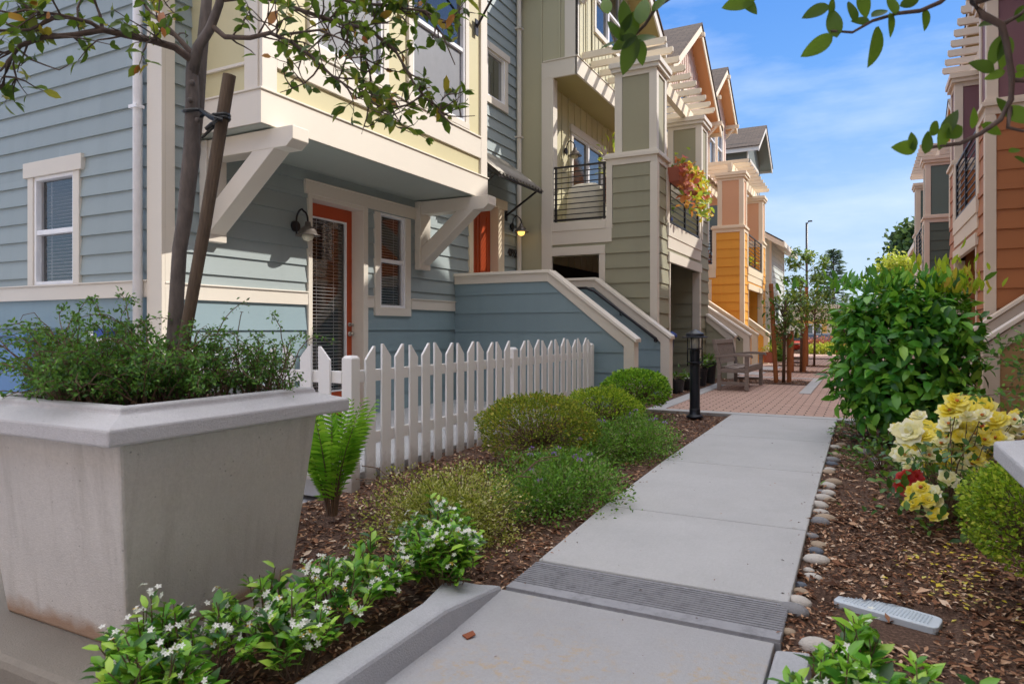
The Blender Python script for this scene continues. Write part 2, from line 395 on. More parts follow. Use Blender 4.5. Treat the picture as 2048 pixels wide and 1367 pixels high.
_n.links.new(mixc(_n, _f.outputs[0], _c, lin('#b59c74')), _b.inputs['Base Color'])
M['curb'] = concrete('curb_concrete', '#b0b2b8', .25, .3)
M['planter'] = concrete('planter_concrete', '#d6d2cf', .12, .9, True)
M['rim'] = concrete('planter_rim_concrete', '#c3c2c6', .22, .8)
M['slab'] = concrete('stained_slab', '#8f877d', .4, .3)
M['pot_black'] = plain('black_plastic', '#1c1d21', .45)
M['terra'] = plain('terracotta', '#ad6650', .75)
M['blue_plastic'] = plain('blue_plastic', '#1c3f9a', .4)
def _groove():
    m, nt, b, o = newmat('grooved_concrete'); c = lin('#96979e')
    v = coords(nt); n = tnoise(nt, 18, v, 5, .65); big = tnoise(nt, 3, v, 4)
    col = ramp(nt, n, [(.35, mul(c, .55)), (.5, c), (.7, mul(c, 1.15))]); nt.links.new(mixc(nt, big, col, mul(c, .9)), b.inputs['Base Color'])
    b.inputs['Roughness'].default_value = .9; return m
M['groove'] = _groove()
def _mulch():
    m, nt, b, o = newmat('mulch'); v = coords(nt)
    n = tnoise(nt, 60, v, 6, .7); n2 = tnoise(nt, 4, v, 3)
    col = ramp(nt, n, [(.3, lin('#33231b')), (.5, lin('#644a3c')), (.68, lin('#8f7260')), (.8, lin('#b09a86'))])
    nt.links.new(mixc(nt, n2, col, mixc(nt, .5, col, lin('#3e2b22'))), b.inputs['Base Color']); b.inputs['Roughness'].default_value = .95
    bump(nt, b, n, .9, .02); return m
M['mulch'] = _mulch()
M['chip'] = leafmat('wood_chips', [(0, '#402a20'), (.3, '#6c4a38'), (.55, '#8e644c'), (.78, '#ae886c'), (.92, '#cba98e'), (1, '#e0cab4')], .9, 0, .2)
def _brick():
    m, nt, b, o = newmat('brick_paving'); v = coords(nt)
    t = nd(nt, 'ShaderNodeTexBrick', Scale=1.0); nt.links.new(v, t.inputs['Vector'])
    t.inputs['Color1'].default_value = lin('#c8a798'); t.inputs['Color2'].default_value = lin('#b69688'); t.inputs['Mortar'].default_value = lin('#7d675e')
    t.inputs['Mortar Size'].default_value = .009; t.inputs['Mortar Smooth'].default_value = .2
    t.inputs['Brick Width'].default_value = .225; t.inputs['Row Height'].default_value = .115; t.inputs['Bias'].default_value = -.1
    n = tnoise(nt, 3, v, 5); f = tnoise(nt, 60, v, 3)
    col = mixc(nt, .5, t.outputs['Color'], mixc(nt, n, mul(lin('#ab8a7d'), .85), mul(lin('#d2b2a4'), 1.05)))
    col = mixc(nt, t.outputs['Fac'], mixc(nt, .25, col, mixc(nt, f, lin('#8e6c60'), lin('#d2b0a0'))), lin('#4f4039'))
    nt.links.new(col, b.inputs['Base Color']); b.inputs['Roughness'].default_value = .88
    iv = nd(nt, 'ShaderNodeMath', operation='SUBTRACT'); iv.inputs[0].default_value = 1; nt.links.new(t.outputs['Fac'], iv.inputs[1])
    bump(nt, b, iv.outputs[0], .5, .006); return m
M['brick'] = _brick()
def _shingle():
    m, nt, b, o = newmat('roof_shingles'); tc = coords(nt, (1, 1, 1), 'UV')
    t = nd(nt, 'ShaderNodeTexBrick', Scale=1.0); nt.links.new(tc, t.inputs['Vector'])
    t.inputs['Color1'].default_value = lin('#65564a'); t.inputs['Color2'].default_value = lin('#463a33'); t.inputs['Mortar'].default_value = lin('#1f1a15')
    t.inputs['Mortar Size'].default_value = .012; t.inputs['Brick Width'].default_value = .3; t.inputs['Row Height'].default_value = .14
    n = tnoise(nt, 25, coords(nt), 4)
    nt.links.new(mixc(nt, .4, t.outputs['Color'], mixc(nt, n, lin('#382e28'), lin('#75655a'))), b.inputs['Base Color']); b.inputs['Roughness'].default_value = .95
    return m
M['shingle'] = _shingle()
def _wood(name, a, c, sc):
    m, nt, b, o = newmat(name); v = coords(nt, sc); n = tnoise(nt, 5, v, 6, .65); n2 = tnoise(nt, 3, coords(nt), 3)
    nt.links.new(mixc(nt, .3, ramp(nt, n, [(.3, lin(a)), (.7, lin(c))]), mixc(nt, n2, lin(a), lin(c))), b.inputs['Base Color'])
    b.inputs['Roughness'].default_value = .85; bump(nt, b, n, .5, .004); return m
M['teak'] = _wood('weathered_teak', '#6b5f58', '#a2958c', (1, 6, 6))
M['stake'] = _wood('weathered_stake', '#473a33', '#70604f', (12, 12, 1))
M['stake_red'] = _wood('cedar_stake', '#8a4c28', '#bd7a48', (12, 12, 1))
M['bark'] = _wood('smooth_bark', '#4a4442', '#786e69', (7, 7, 2.2))
M['twig'] = _wood('dark_twig', '#3d3230', '#6b5a50', (9, 9, 3))
M['twig_far'] = _wood('brown_twig', '#4a3a2e', '#7d6450', (9, 9, 3))
G = {}
# ------------------------------------------------------------------ ground
def zp(y):
    for (a, za), (b, zb) in zip(((-9, -.13), (2.84, -.13), (4.2, -.06), (5.75, -.02), (9, 0)), ((2.84, -.13), (4.2, -.06), (5.75, -.02), (9, 0), (99, 0))):
        if y <= b: return za+(zb-za)*(y-a)/(b-a)
    return 0
g = MB().quad((-160, -60, -.24), (160, -60, -.24), (160, 260, -.24), (-160, 260, -.24)).build('ground', M['conc_old']); tag(g, kind='structure')
# mulch beds: one gently lumpy sheet with gaps where the apron and the planter slab lie
def zmul(x, y): return -.168 if -.2 < x < .36 and 3.0 < y < 3.46 else min(zp(y), -.0)-.035+.022*mnoise.noise(V3((x*3, y*3, 1)))+.008*mnoise.noise(V3((x*16, y*16, 4)))
def bedsheet(x0, x1, y0, y1, s, name):
    nx, ny = int((x1-x0)/s)+1, int((y1-y0)/s)+1; mb = MB()
    dx, dy = (x1-x0)/nx, (y1-y0)/ny
    for j in range(ny+1):
        for i in range(nx+1): x, y = x0+i*dx, y0+j*dy; mb.v.append((x, y, zmul(x, y)))
    for j in range(ny):
        for i in range(nx): a = j*(nx+1)+i; mb.f.append((a, a+1, a+nx+2, a+nx+1))
    return tag(mb.build(name, M['mulch'], smooth=True), kind='structure')
bedsheet(-3.45, -1.48, 2.5, 9.0, .07, 'mulch_bed'); bedsheet(-2.2, -1.55, .2, 2.5, .06, 'mulch_bed'); bedsheet(-.32, 3.2, 2.72, 9.0, .07, 'mulch_bed'); bedsheet(-.18, 3.2, .2, 2.72, .06, 'mulch_bed')
# path slabs
pth = MB(); js = [3.2, 4.21, 5.72, 7.25, 9.0]
for a, b in zip(js, js[1:]):
    a2, b2 = a+.004, b-.004; x0, x1 = -1.5, -.29
    pth.hexa([(x0, a2, -.2), (x1, a2, -.2), (x1, b2, -.2), (x0, b2, -.2)], [(x0, a2, zp(a2)), (x1, a2, zp(a2)), (x1, b2, zp(b2)), (x0, b2, zp(b2))])
p = tag(pth.build('path', M['conc'], bevel=.008), kind='structure')
gb = MB(); gb.hexa([(-1.5, 2.84, -.2), (-.29, 2.84, -.2), (-.29, 3.196, -.2), (-1.5, 3.196, -.2)], [(-1.5, 2.84, -.143), (-.29, 2.84, -.143), (-.29, 3.196, zp(3.2)-.009), (-1.5, 3.196, zp(3.2)-.009)])
gb.hexa([(-1.499, 2.843, -.15), (-.291, 2.843, -.15), (-.291, 2.915, -.15), (-1.499, 2.915, -.15)], [(-1.499, 2.843, zp(2.843)), (-.291, 2.843, zp(2.843)), (-.291, 2.915, zp(2.915)), (-1.499, 2.915, zp(2.915))])
y = 2.925
while y < 3.18:
    gb.hexa([(-1.499, y, -.15), (-.291, y, -.15), (-.291, y+.013, -.15), (-1.499, y+.013, -.15)], [(-1.499, y+.002, zp(y)), (-.291, y+.002, zp(y)), (-.291, y+.011, zp(y)), (-1.499, y+.011, zp(y))]); y += .0215
tag(gb.build('path_grooves', M['groove']), kind='structure')
ap = MB().box(-1.75, -3, -.2, -.31, 2.832, -.14); ap = ap.build('driveway', M['conc_old'], bevel=.006); tag(ap, kind='structure')
kl = MB().hexa([(-1.57, -3, -.2), (-1.44, -3, -.2), (-1.47, 2.3, -.2), (-1.6, 2.3, -.2)], [(-1.57, -3, -.03), (-1.455, -3, -.03), (-1.48, 2.3, -.035), (-1.6, 2.3, -.03)])
kl.hexa([(-1.6, 2.3, -.2), (-1.47, 2.3, -.2), (-1.505, 2.83, -.2), (-1.68, 2.58, -.2)], [(-1.6, 2.3, -.03), (-1.48, 2.3, -.035), (-1.512, 2.825, -.118), (-1.68, 2.58, -.05)])
bmk = kl.build('kerb', M['curb'], bevel=.015); _b = bmesh.new(); _b.from_mesh(bmk.data); bmesh.ops.remove_doubles(_b, verts=_b.verts, dist=.004); _in = [f for f in _b.faces if abs(f.normal.y) > .95 and abs(f.calc_center_median().y-2.3) < .02]; bmesh.ops.delete(_b, geom=_in, context='FACES_ONLY'); _b.to_mesh(bmk.data); _b.free(); tag(bmk, kind='structure')
kr = MB().hexa([(-.3, -3, -.2), (-.165, -3, -.2), (-.165, 2.72, -.2), (-.3, 2.72, -.2)], [(-.295, -3, -.115), (-.175, -3, -.1), (-.175, 2.72, -.1), (-.295, 2.72, -.115)]).build('kerb', M['curb'], bevel=.012); tag(kr, kind='structure')
sl = MB().box(-9, 1.33, -.22, -2.19, 2.52, -.1).build('planter_slab', M['slab'], bevel=.03); tag(sl, kind='structure')
tag(MB().box(-9, -3, -.22, -2.21, 1.22, -.19).build('road', M['conc_old']), kind='structure')
# brick court with concrete strips
tag(MB().quad((-3.1, 9.0, -.006), (3.2, 9.0, -.006), (3.2, 46, -.006), (-3.1, 46, -.006)).build('brick_plaza', M['brick']), kind='structure')
st = MB().box(-2.4, 9.005, -.1, 2.9, 9.2, .004); st.box(-2.62, 9.0, -.1, -2.405, 14.2, .0045); st.box(-.98, 12.45, -.1, -.8, 16.15, .004); st.box(-2.6, 16.16, -.1, -.8, 16.36, .005)
st.box(-2.75, 17.0, -.1, -2.2, 18.2, .004); st.box(-2.75, 19.2, -.1, -2.1, 21, .004)
tag(st.build('paving_strip', M['conc'], bevel=.003), kind='structure')
mm = MB()
for x0, x1, y0, y1 in ((-2.62, -.985, 14.3, 15.45), (-2.4, -.6, 18.3, 18.95), (-2.4, -.6, 21.4, 22.1), (-2.4, -.4, 26.8, 27.9), (-3.1, -2.625, 9.25, 17)): mm.quad((x0, y0, .002), (x1, y0, .002), (x1, y1, .002), (x0, y1, .002))
tag(mm.build('tree_pit', M['mulch']), kind='structure')
yd = MB().box(-5.72, 3.95, -.2, -3.46, 9.12, -.025).build('porch_slab', M['conc'], bevel=.004); tag(yd, kind='structure')
# loose wood chips over every bed (nobody could count them)
def chips():
    P, L = [], []
    def area(x0, x1, y0, y1, n, l0, l1, flat=None):
        for _ in range(n):
            x, y = random.uniform(x0, x1), random.uniform(y0, y1)
            
            if flat is None and -.1 < x < .27 and 3.08 < y < 3.36: continue
            z = (zmul(x, y) if flat is None else flat)+random.uniform(.001, .012); P.append((x, y, z)); L.append(random.uniform(l0, l1)*(1.7 if random.random() < .05 else 1))
    area(-3.4, -1.5, 2.45, 5.2, 9000, .016, .05); area(-3.4, -1.5, 5.2, 9.0, 5200, .02, .055); area(-2.19, -1.58, .9, 2.5, 3600, .012, .04)
    area(-.29, 1.2, 2.7, 5, 12500, .012, .042); area(-.29, 1.8, 5, 9, 7500, .016, .05); area(-.16, 1.0, 1.3, 2.7, 5500, .01, .036)
    for x0, x1, y0, y1 in ((-2.6, -1.0, 14.3, 15.45), (-2.4, -.6, 18.3, 18.95), (-2.4, -.6, 21.4, 22.1), (-3.08, -2.64, 9.25, 17)): area(x0, x1, y0, y1, 700, .03, .06, .004)
    for _ in range(420):
        x, y = random.choice(((random.uniform(-3.3, -1.52), random.uniform(2.5, 8.9)), (random.uniform(-.27, 1.1), random.uniform(2.75, 7)))); P.append((x, y, zmul(x, y)+.012)); L.append(random.uniform(.05, .1))
    for _ in range(150):
        x = random.choice((-1.5+abs(random.gauss(0, .05)), -.29-abs(random.gauss(0, .05)))); y = random.uniform(2.9, 8.9); P.append((x, y, zp(y)+.004)); L.append(random.uniform(.008, .025))
    for _ in range(60): y = random.uniform(1.2, 8.9); x = random.uniform(-1.4, -.35); P.append((x, y, (zp(y) if y > 2.84 else -.14)+.004)); L.append(random.uniform(.006, .02))
    P = np.array(P); n = len(P); a = rng.uniform(0, 2*np.pi, n)
    ax = np.stack([np.cos(a), np.sin(a), rng.normal(0, .22, n)], 1); up = np.stack([rng.normal(0, .35, n), rng.normal(0, .35, n), np.ones(n)], 1)
    o = small_leaves('mulch_chips', M['chip'], None, P, ax, up, np.array(L), .38); tag(o, 'loose brown wood chips scattered over the planting beds', 'mulch', kind='stuff')
chips()
# ------------------------------------------------------------------ the blue-grey house
def gable_roof(par, xe, xb, yc, half, zpk, slope, rm=None, tm=None, sm=None, ov=.0, thick=.16, out=True):
    """gable facing the court: ridge runs along X from the rake at xe back to xb"""
    rm = rm or M['shingle']; tm = tm or M['trim']; sm = sm or M['olive_panel']
    zl = zpk-half*slope
    r = MB(); a = .05
    for s in (-1, 1):
        y1 = yc+s*half
        pts = [(xe+.03, yc, zpk+a), (xe+.03, y1+s*.04, zl+a-.04*slope), (xb, y1+s*.04, zl+a-.04*slope), (xb, yc, zpk+a)]
        r.quad(*pts); r.quad(*[(p[0], p[1], p[2]-.045) for p in pts]); q = pts
        for i in range(4): u, v = q[i], q[(i+1) % 4]; r.quad(u, v, (v[0], v[1], v[2]-.045), (u[0], u[1], u[2]-.045))
    ro = r.build('roof', rm, par)
    uv = ro.data.uv_layers.new(name='UVMap'); sl = math.hypot(1, slope)
    for lp in ro.data.loops:
        v = ro.data.vertices[lp.vertex_index].co; uv.data[lp.index].uv = (v.x*1.0, abs(v.y-yc)*sl)
    t = MB()
    for s in (-1, 1):
        y1 = yc+s*half
        t.prism([(xe, yc, zpk), (xe, y1, zl), (xe, y1, zl-.24), (xe, yc, zpk-.24)], (-.035, 0, 0))
        t.prism([(xe-.036, y1, zl), (xe-.036, y1, zl-.2), (xb, y1, zl-.2), (xb, y1, zl)], (0, -s*.03, 0))
    t.build('bargeboard', tm, ro, .003)
    s_ = MB()
    for s in (-1, 1):
        y1 = yc+s*(half-.035); z1 = zpk-(half-.035)*slope
        s_.quad((xe-.04, yc, zpk-.1), (xe-.04, y1, z1-.1), (xb, y1, z1-.1), (xb, yc, zpk-.1))
    s_.build('soffit', sm, ro)
    if out:
        for f in (.16, .9): 
            for s in ((-1, 1) if f > .3 else (1,)):
                yy = yc+s*half*f*.92 if f > .3 else yc; zz = zpk-abs(yy-yc)*slope-.3
                k = MB(); k.box(xe-.6, yy-.045, zz-.06, xe+.1, yy+.045, zz+.06)
                if f > .3: k.bar((xe-.48, yy, zz-.5), (xe-.05, yy, zz-.06), .07, .07)
                k.build('outlooker', tm, ro, .004)
    return ro
def stair_wall(par, Y0, Y1, xin, xk, xe, zt, ze, sm, tm, ex=.285, name='wing_wall', flat=True):
    """stepped-down wing wall of an entrance stair: flat by the house, then sloping down to its end post"""
    sl = (zt-ze)/(xe-xk); lim = lambda z: (xin, xe-.13 if z < ze-.14 else max(xin, min(xe-.13, xk+(zt-.13-z)/sl)))
    b = MB(); siding(b, ('y', Y0, -1), xin, xe, -.1, zt-.13, ex, lim=lim, t=.014); siding(b, ('y', Y1, 1), xin, xe, -.1, zt-.13, ex, lim=lim, t=.014)
    w = b.build(name, sm, par)
    t = MB(); o = .012
    # face boards under the cap, near and far
    for ya, yb in ((Y0-.028, Y0), (Y1, Y1+.028)):
        t.prism([(xin, ya, zt-.04), (xk, ya, zt-.04), (xk-.02, ya, zt-.17), (xin, ya, zt-.17)], (0, yb-ya, 0))
        t.prism([(xk, ya, zt-.04), (xe-.02, ya, ze-.04), (xe-.02, ya, ze-.22), (xk-.02, ya, zt-.17)], (0, yb-ya, 0))
    t.box(xe-.15, Y0-.03, -.1, xe, Y1+.03, ze-.05)
    t.build('face_board', tm, w, .004)
    c = MB(); a, e = Y0-.055, Y1+.055
    c.hexa([(xin, a, zt-.045), (xk, a, zt-.045), (xk, e, zt-.045), (xin, e, zt-.045)], [(xin, a+.012, zt), (xk+.015, a+.012, zt), (xk+.015, e-.012, zt), (xin, e-.012, zt)])
    c.hexa([(xk, a, zt-.045), (xe+.03, a, ze-.065), (xe+.03, e, ze-.065), (xk, e, zt-.045)], [(xk+.015, a+.012, zt), (xe+.035, a+.012, ze-.012), (xe+.035, e-.012, ze-.012), (xk+.015, e-.012, zt)])
    c.build('cap', tm, w, .006)
    return w
def wall_lamp(Y, Z, X, label, lit=False, s=1.0, nx=1):
    """gooseneck lantern fixed to a wall facing the court"""
    global MIR
    t = thing('wall_lamp', label, 'wall lamp', (X, Y, Z), 'gooseneck wall lamps')
    b = MB(); b.tube([(X+.002, Y, Z), (X+.03*s, Y, Z)], .062*s, 16); b.build('backplate', M['iron'], t, smooth=False)
    a = MB(); pts = []
    for k in range(13):
        q = math.pi*k/12; pts.append((X+.03*s+.085*s*(1-math.cos(q)), Y, Z+.05*s+.115*s*math.sin(q)+ (.02*s if k < 7 else 0)))
    pts = [(X+.03*s, Y, Z-.09*s)]+pts+[(X+.2*s, Y, Z+.02*s)]; a.tube(pts, .011*s, 8); a.build('arm', M['iron'], t, smooth=True)
    h = MB(); c = (X+.2*s, Y, Z-.1*s); h.lathe([(.012*s, .14*s), (.03*s, .135*s), (.035*s, .09*s), (.06*s, .075*s), (.085*s, .05*s), (.105*s, .0), (.135*s, -.012*s), (.138*s, -.02*s), (.1*s, -.012*s), (.07*s, .03*s)], c, 24)
    h.build('shade', M['lampshade'], t, smooth=True)
    g = MB(); g.lathe([(.02*s, .02*s), (.062*s, .0), (.066*s, -.03*s), (.05*s, -.065*s), (.02*s, -.08*s), (.001, -.082*s)], c, 18); g.build('globe', M['globe_lit'] if lit else M['globe'], t, smooth=True)
    return t
M['lampshade'] = plain('grey_enamel', '#6c645e', .35, .2)
m_, nt_, b_, o_ = newmat('bulb_glass'); b_.inputs['Base Color'].default_value = lin('#cfc8b4'); b_.inputs['Roughness'].default_value = .12; M['globe'] = m_
m_, nt_, b_, o_ = newmat('lit_bulb_glass'); b_.inputs['Base Color'].default_value = lin('#d8a94e'); b_.inputs['Roughness'].default_value = .2; b_.inputs['Emission Color'].default_value = (1, .55, .12, 1); b_.inputs['Emission Strength'].default_value = .9; M['globe_lit'] = m_

HA = thing('townhouse', 'blue grey lap sided townhouse with cream box bay over an orange glazed door', 'house', (-5.73, 6, 0), 'row of attached townhouses')
FW = ('x', -5.73, 1); LW = ('y', 4.1, -1)
hol_f = [(5.98, 6.92, -.02, 2.64), (7.24, 7.81, 1.37, 2.63), (9.66, 10.52, .86, 3.2), (10.14, 10.79, 5.07, 5.87)]
hol_l = [(-7.77, -7.06, 1.54, 2.67)]
b = MB(); siding(b, FW, 4.1, 11.33, 1.5, 9, .195, hol_f, zref=2.4); siding(b, LW, -14, -5.73, 1.5, 9, .195, hol_l, zref=2.4); b.build('siding', M['blue_up'], HA)
b = MB(); siding(b, FW, 4.1, 11.33, -.2, 1.36, .29, hol_f, zref=1.36); siding(b, LW, -14, -5.73, -.2, 1.38, .29, (), zref=1.38); w = b.build('lower_siding', M['blue_lo'], HA); w['label'] = 'wider teal blue boards below the belt trim'
t = MB()
for u0, u1 in ((4.1, 5.92), (6.98, 7.12), (7.94, 9.11)): wbox(t, FW, u0, u1, 1.36, 1.5, -.01, .03); wbox(t, FW, u0, u1, 1.5, 1.515, -.01, .045)
wbox(t, LW, -14, -5.9, 1.38, 1.525, -.01, .03); wbox(t, LW, -14, -5.9, 1.525, 1.54, -.01, .045)
t.build('belt_trim', M['trim'], HA, .003)
t = MB(); t.box(-5.90, 4.062, -.2, -5.69, 4.098, 9); t.box(-5.728, 4.1, -.2, -5.692, 4.2, 9); t.build('corner_board', M['trim'], HA, .003)
d = MB(); d.tube([(-5.985, 4.03, -.15), (-5.985, 4.03, 9)], .042, 14); d.build('downspout', M['vinyl'], HA, smooth=True)
d = MB(); d.tube([(-5.66, 11.25, -.15), (-5.66, 11.25, 9)], .045, 12)
for z in (1.2, 2.9, 4.6, 6.6): d.box(-5.72, 11.19, z, -5.6, 11.31, z+.03)
d.build('downspout', M['trim'], HA, smooth=False)
for z in (.8, 3.12, 5.5): MB().box(-6.04, 3.975, z, -5.93, 4.06, z+.03).build('pipe_strap', M['vinyl'], HA)
window(HA, LW, -7.77, -7.06, 1.54, 2.67, trim=.1, head=.16, rail=2.09, blind=True, pm=M['glass_clear'], sill=.02, hext=.06)
window(HA, FW, 7.24, 7.81, 1.37, 2.63, trim=.11, head=0, rail=2.0, blind=True, pm=M['glass_clear'], sill=.11)
window(HA, FW, 10.14, 10.79, 5.07, 5.87, trim=.1, head=.12, sill=.12, pm=M['glass_coat'])
t = MB(); wbox(t, FW, 5.87, 8.05, 2.645, 2.79, -.02, .045); wbox(t, FW, 5.86, 8.06, 2.79, 2.805, -.02, .06); wbox(t, FW, 5.92, 5.985, -.02, 2.645, -.17, .035); wbox(t, FW, 6.895, 6.985, -.02, 2.645, -.17, .035); wbox(t, FW, 5.985, 6.895, 2.6, 2.645, -.17, .03)
t.build('door_trim', M['trim'], HA, .003)
# door 1: orange frame, full glass with blinds
DW = ('x', -5.89, 1); d = MB()
wbox(d, DW, 5.985, 6.1, .0, 2.6, -.045, 0); wbox(d, DW, 6.79, 6.895, .0, 2.6, -.045, 0); wbox(d, DW, 6.1, 6.79, 2.44, 2.6, -.045, -.001); wbox(d, DW, 6.1, 6.79, 0, .3, -.045, -.001)
dr = d.build('door', M['door'], HA, .003)
f = MB(); frame4(f, DW, 6.1, 6.79, .3, 2.44, .018, -.03, .006); f.build('glazing_bead', M['vinyl'], dr)
gq = MB(); gq.quad(wp(DW, 6.1, .3, -.02), wp(DW, 6.79, .3, -.02), wp(DW, 6.79, 2.44, -.02), wp(DW, 6.1, 2.44, -.02)); gq.build('pane', M['glass_clear'], dr)
bl = MB(); z = .33
while z < 2.42:
    bl.quad(wp(DW, 6.13, z, -.05), wp(DW, 6.765, z, -.05), wp(DW, 6.765, z+.012, -.078), wp(DW, 6.13, z+.012, -.078)); z += .042
for uu in (6.3, 6.6): bl.tube([wp(DW, uu, .32, -.045), wp(DW, uu, 2.42, -.045)], .003, 4)
bl.build('blind', M['blind'], dr)
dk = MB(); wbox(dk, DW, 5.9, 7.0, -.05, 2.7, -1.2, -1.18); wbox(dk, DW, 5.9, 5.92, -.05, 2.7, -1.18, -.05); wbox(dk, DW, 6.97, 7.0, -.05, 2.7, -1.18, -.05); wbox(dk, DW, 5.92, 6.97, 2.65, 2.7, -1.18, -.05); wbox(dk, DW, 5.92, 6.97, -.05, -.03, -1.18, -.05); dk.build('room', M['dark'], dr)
k = MB()
for z, rr in ((1.14, .028), (1.02, .033)):
    k.tube([(-5.89, 6.845, z), (-5.875, 6.845, z)], rr, 14); k.tube([(-5.875, 6.845, z), (-5.85, 6.845, z), (-5.835, 6.845, z), (-5.825, 6.845, z)], [.012, .012, rr*.9, rr*.5], 14)
k.build('knob', M['steel'], dr, smooth=True)
# door 2 up on the landing
D2 = ('x', -5.86, 1); d = MB(); wbox(d, D2, 9.66, 10.52, .86, 3.2, -.045, 0)
for za, zb in ((1.05, 1.85), (2.0, 3.05)):
    for ua, ub in ((9.78, 10.05), (10.13, 10.4)): frame4(d, D2, ua, ub, za, zb, .03, -.01, .012)
d2 = d.build('door', M['door'], HA, .003); k = MB(); k.tube([(-5.86, 10.45, 1.86), (-5.83, 10.45, 1.86), (-5.8, 10.45, 1.86)], [.03, .012, .03], 12); k.build('knob', M['steel'], d2, smooth=True)
t = MB(); wbox(t, FW, 9.54, 9.66, .86, 3.2, -.13, .035); wbox(t, FW, 10.52, 10.74, .86, 3.2, -.13, .035); wbox(t, FW, 9.46, 10.84, 3.2, 3.36, -.13, .05); t.build('door_trim', M['trim_warm'], HA, .003)
# awning over the landing
aw = MB(); n = 14; Ya, Yb = 9.25, 10.9
for i in range(n*6):
    y0, y1 = Ya+(Yb-Ya)*i/(n*6), Ya+(Yb-Ya)*(i+1)/(n*6); h = lambda q: .026*math.sin((q-Ya)/(Yb-Ya)*n*2*math.pi)
    aw.quad((-5.72, y0, 4.08+h(y0)), (-5.0, y0, 3.5+h(y0)), (-5.0, y1, 3.5+h(y1)), (-5.72, y1, 4.08+h(y1)))
a = aw.build('awning', M['awning'], HA, smooth=True)
sdf = a.modifiers.new('thick', 'SOLIDIFY'); sdf.thickness = .006
f = MB(); f.bar((-5.72, Ya+.05, 4.03), (-5.02, Ya+.05, 3.465), .03, .03); f.bar((-5.72, Yb-.05, 4.03), (-5.02, Yb-.05, 3.465), .03, .03); f.bar((-5.03, Ya+.03, 3.465), (-5.03, Yb-.03, 3.465), .03, .03)
for y in (Ya+.06, Yb-.06): f.bar((-5.7, y, 3.12), (-5.1, y, 3.5), .028, .028); f.box(-5.72, y-.03, 3.02, -5.7, y+.03, 3.22)
f.build('awning_strut', M['iron'], a)
# house number
cu = bpy.data.curves.new('house_number', 'FONT'); cu.body = '40955'; cu.size = .2; cu.extrude = .006; cu.align_x = 'CENTER'; cu.offset = .002
no = bpy.data.objects.new('house_number', cu); COL.objects.link(no); cu.materials.append(M['iron']); 
_me = bpy.data.meshes.new_from_object(no); bpy.data.objects.remove(no)
_me.transform(Matrix.Translation(V3((-5.7, 11.08, 2.4))) @ Matrix(((0, 0, 1, 0), (1, 0, 0, 0), (0, 1, 0, 0), (0, 0, 0, 1))) @ Matrix.Diagonal((.8, 1, 1, 1)))
_me.name = 'house_number'; _me.materials.clear(); link('house_number', _me, M['iron'], HA)
# box bay
bx = -4.80; BF = ('x', bx, 1); BS = ('y', 4.4, -1); BE = ('y', 8.46, 1)
wins = [(5.06, 6.12, 3.86, 6.2), (6.68, 7.88, 3.86, 6.2)]
p = MB(); flatwall(p, BF, 4.4, 8.46, 3.2, 9, wins); flatwall(p, BS, -5.73, bx, 3.2, 9); flatwall(p, BE, -5.73, bx, 3.2, 9); bay = p.build('bay', M['bay_panel'], HA)
t = MB(); t.box(-5.73, 4.37, 2.92, bx+.03, 8.49, 3.22); t.box(-5.73, 4.355, 3.22, bx+.045, 8.505, 3.238)
for z0, z1, o in ((3.47, 3.75, .028), (3.75, 3.772, .045)): wbox(t, BF, 4.56, 8.3, z0, z1, 0, o)
wbox(t, BF, 4.385, 4.56, 3.24, 9, -.01, .03); wbox(t, BF, 8.3, 8.475, 3.24, 9, -.01, .03); t.box(-4.98, 4.37, 3.24, -4.81, 4.4, 9); t.box(-4.98, 8.46, 3.24, -4.81, 8.49, 9)
t.box(-5.73, 4.37, 3.47, -4.98, 4.398, 3.5)
t.build('bay_trim', M['trim'], bay, .004)
MB().quad((-5.73, 4.38, 2.915), (bx+.02, 4.38, 2.915), (bx+.02, 8.48, 2.915), (-5.73, 8.48, 2.915)).build('bay_soffit', M['soffit'], bay)
for (u0, u1, z0, z1) in wins:
    w = window(HA, BF, u0, u1, z0, z1, trim=.09, head=.1, rail=4.82, sill=.08, name='bay_window', hext=0)
    q = MB(); q.quad(wp(BF, u0+.04, z0+.04, -.022), wp(BF, u1-.04, z0+.04, -.022), wp(BF, u1-.04, 4.79, -.022), wp(BF, u0+.04, 4.79, -.022)); q.build('screen', M['screen'], w)
aw = MB(); 
for i in range(60):
    y0, y1 = 4.5+3.9*i/60, 4.5+3.9*(i+1)/60; aw.quad((-4.78, y0, 7.0), (-3.9, y0, 6.4), (-3.9, y1, 6.4), (-4.78, y1, 7.0))
a = aw.build('awning', M['awning'], HA); a.modifiers.new('thick', 'SOLIDIFY').thickness = .006
f = MB(); f.tube([(-4.77, 8.17, 5.25), (-3.95, 8.17, 6.4)], .017, 8); f.box(-4.775, 8.13, 5.14, -4.76, 8.21, 5.36); f.build('awning_strut', M['iron'], a)
f = MB(); f.tube([(-4.77, 4.7, 5.25), (-3.95, 4.7, 6.4)], .017, 8); f.build('awning_strut', M['iron'], a)
for ya, yb in ((4.5, 4.7), (8.06, 8.28)):
    t = MB(); t.box(-5.72, ya-.02, 1.93, -5.62, yb+.02, 2.9)
    t.prism([(-5.62, ya, 2.9), (-4.52, ya, 2.9), (-4.52, ya, 2.78), (-4.6, ya, 2.72), (-5.62, ya, 2.72)], (0, yb-ya, 0))
    t.prism([(-5.62, ya+.004, 2.0), (-5.62, ya+.004, 2.24), (-5.02, ya+.004, 2.73), (-4.74, ya+.004, 2.73)], (0, yb-ya-.008, 0))
    t.build('bracket', M['trim'], HA, .006)
gable_roof(HA, -4.4, -14, 6.4, 3.4, 10.4, .6, sm=M['soffit'])
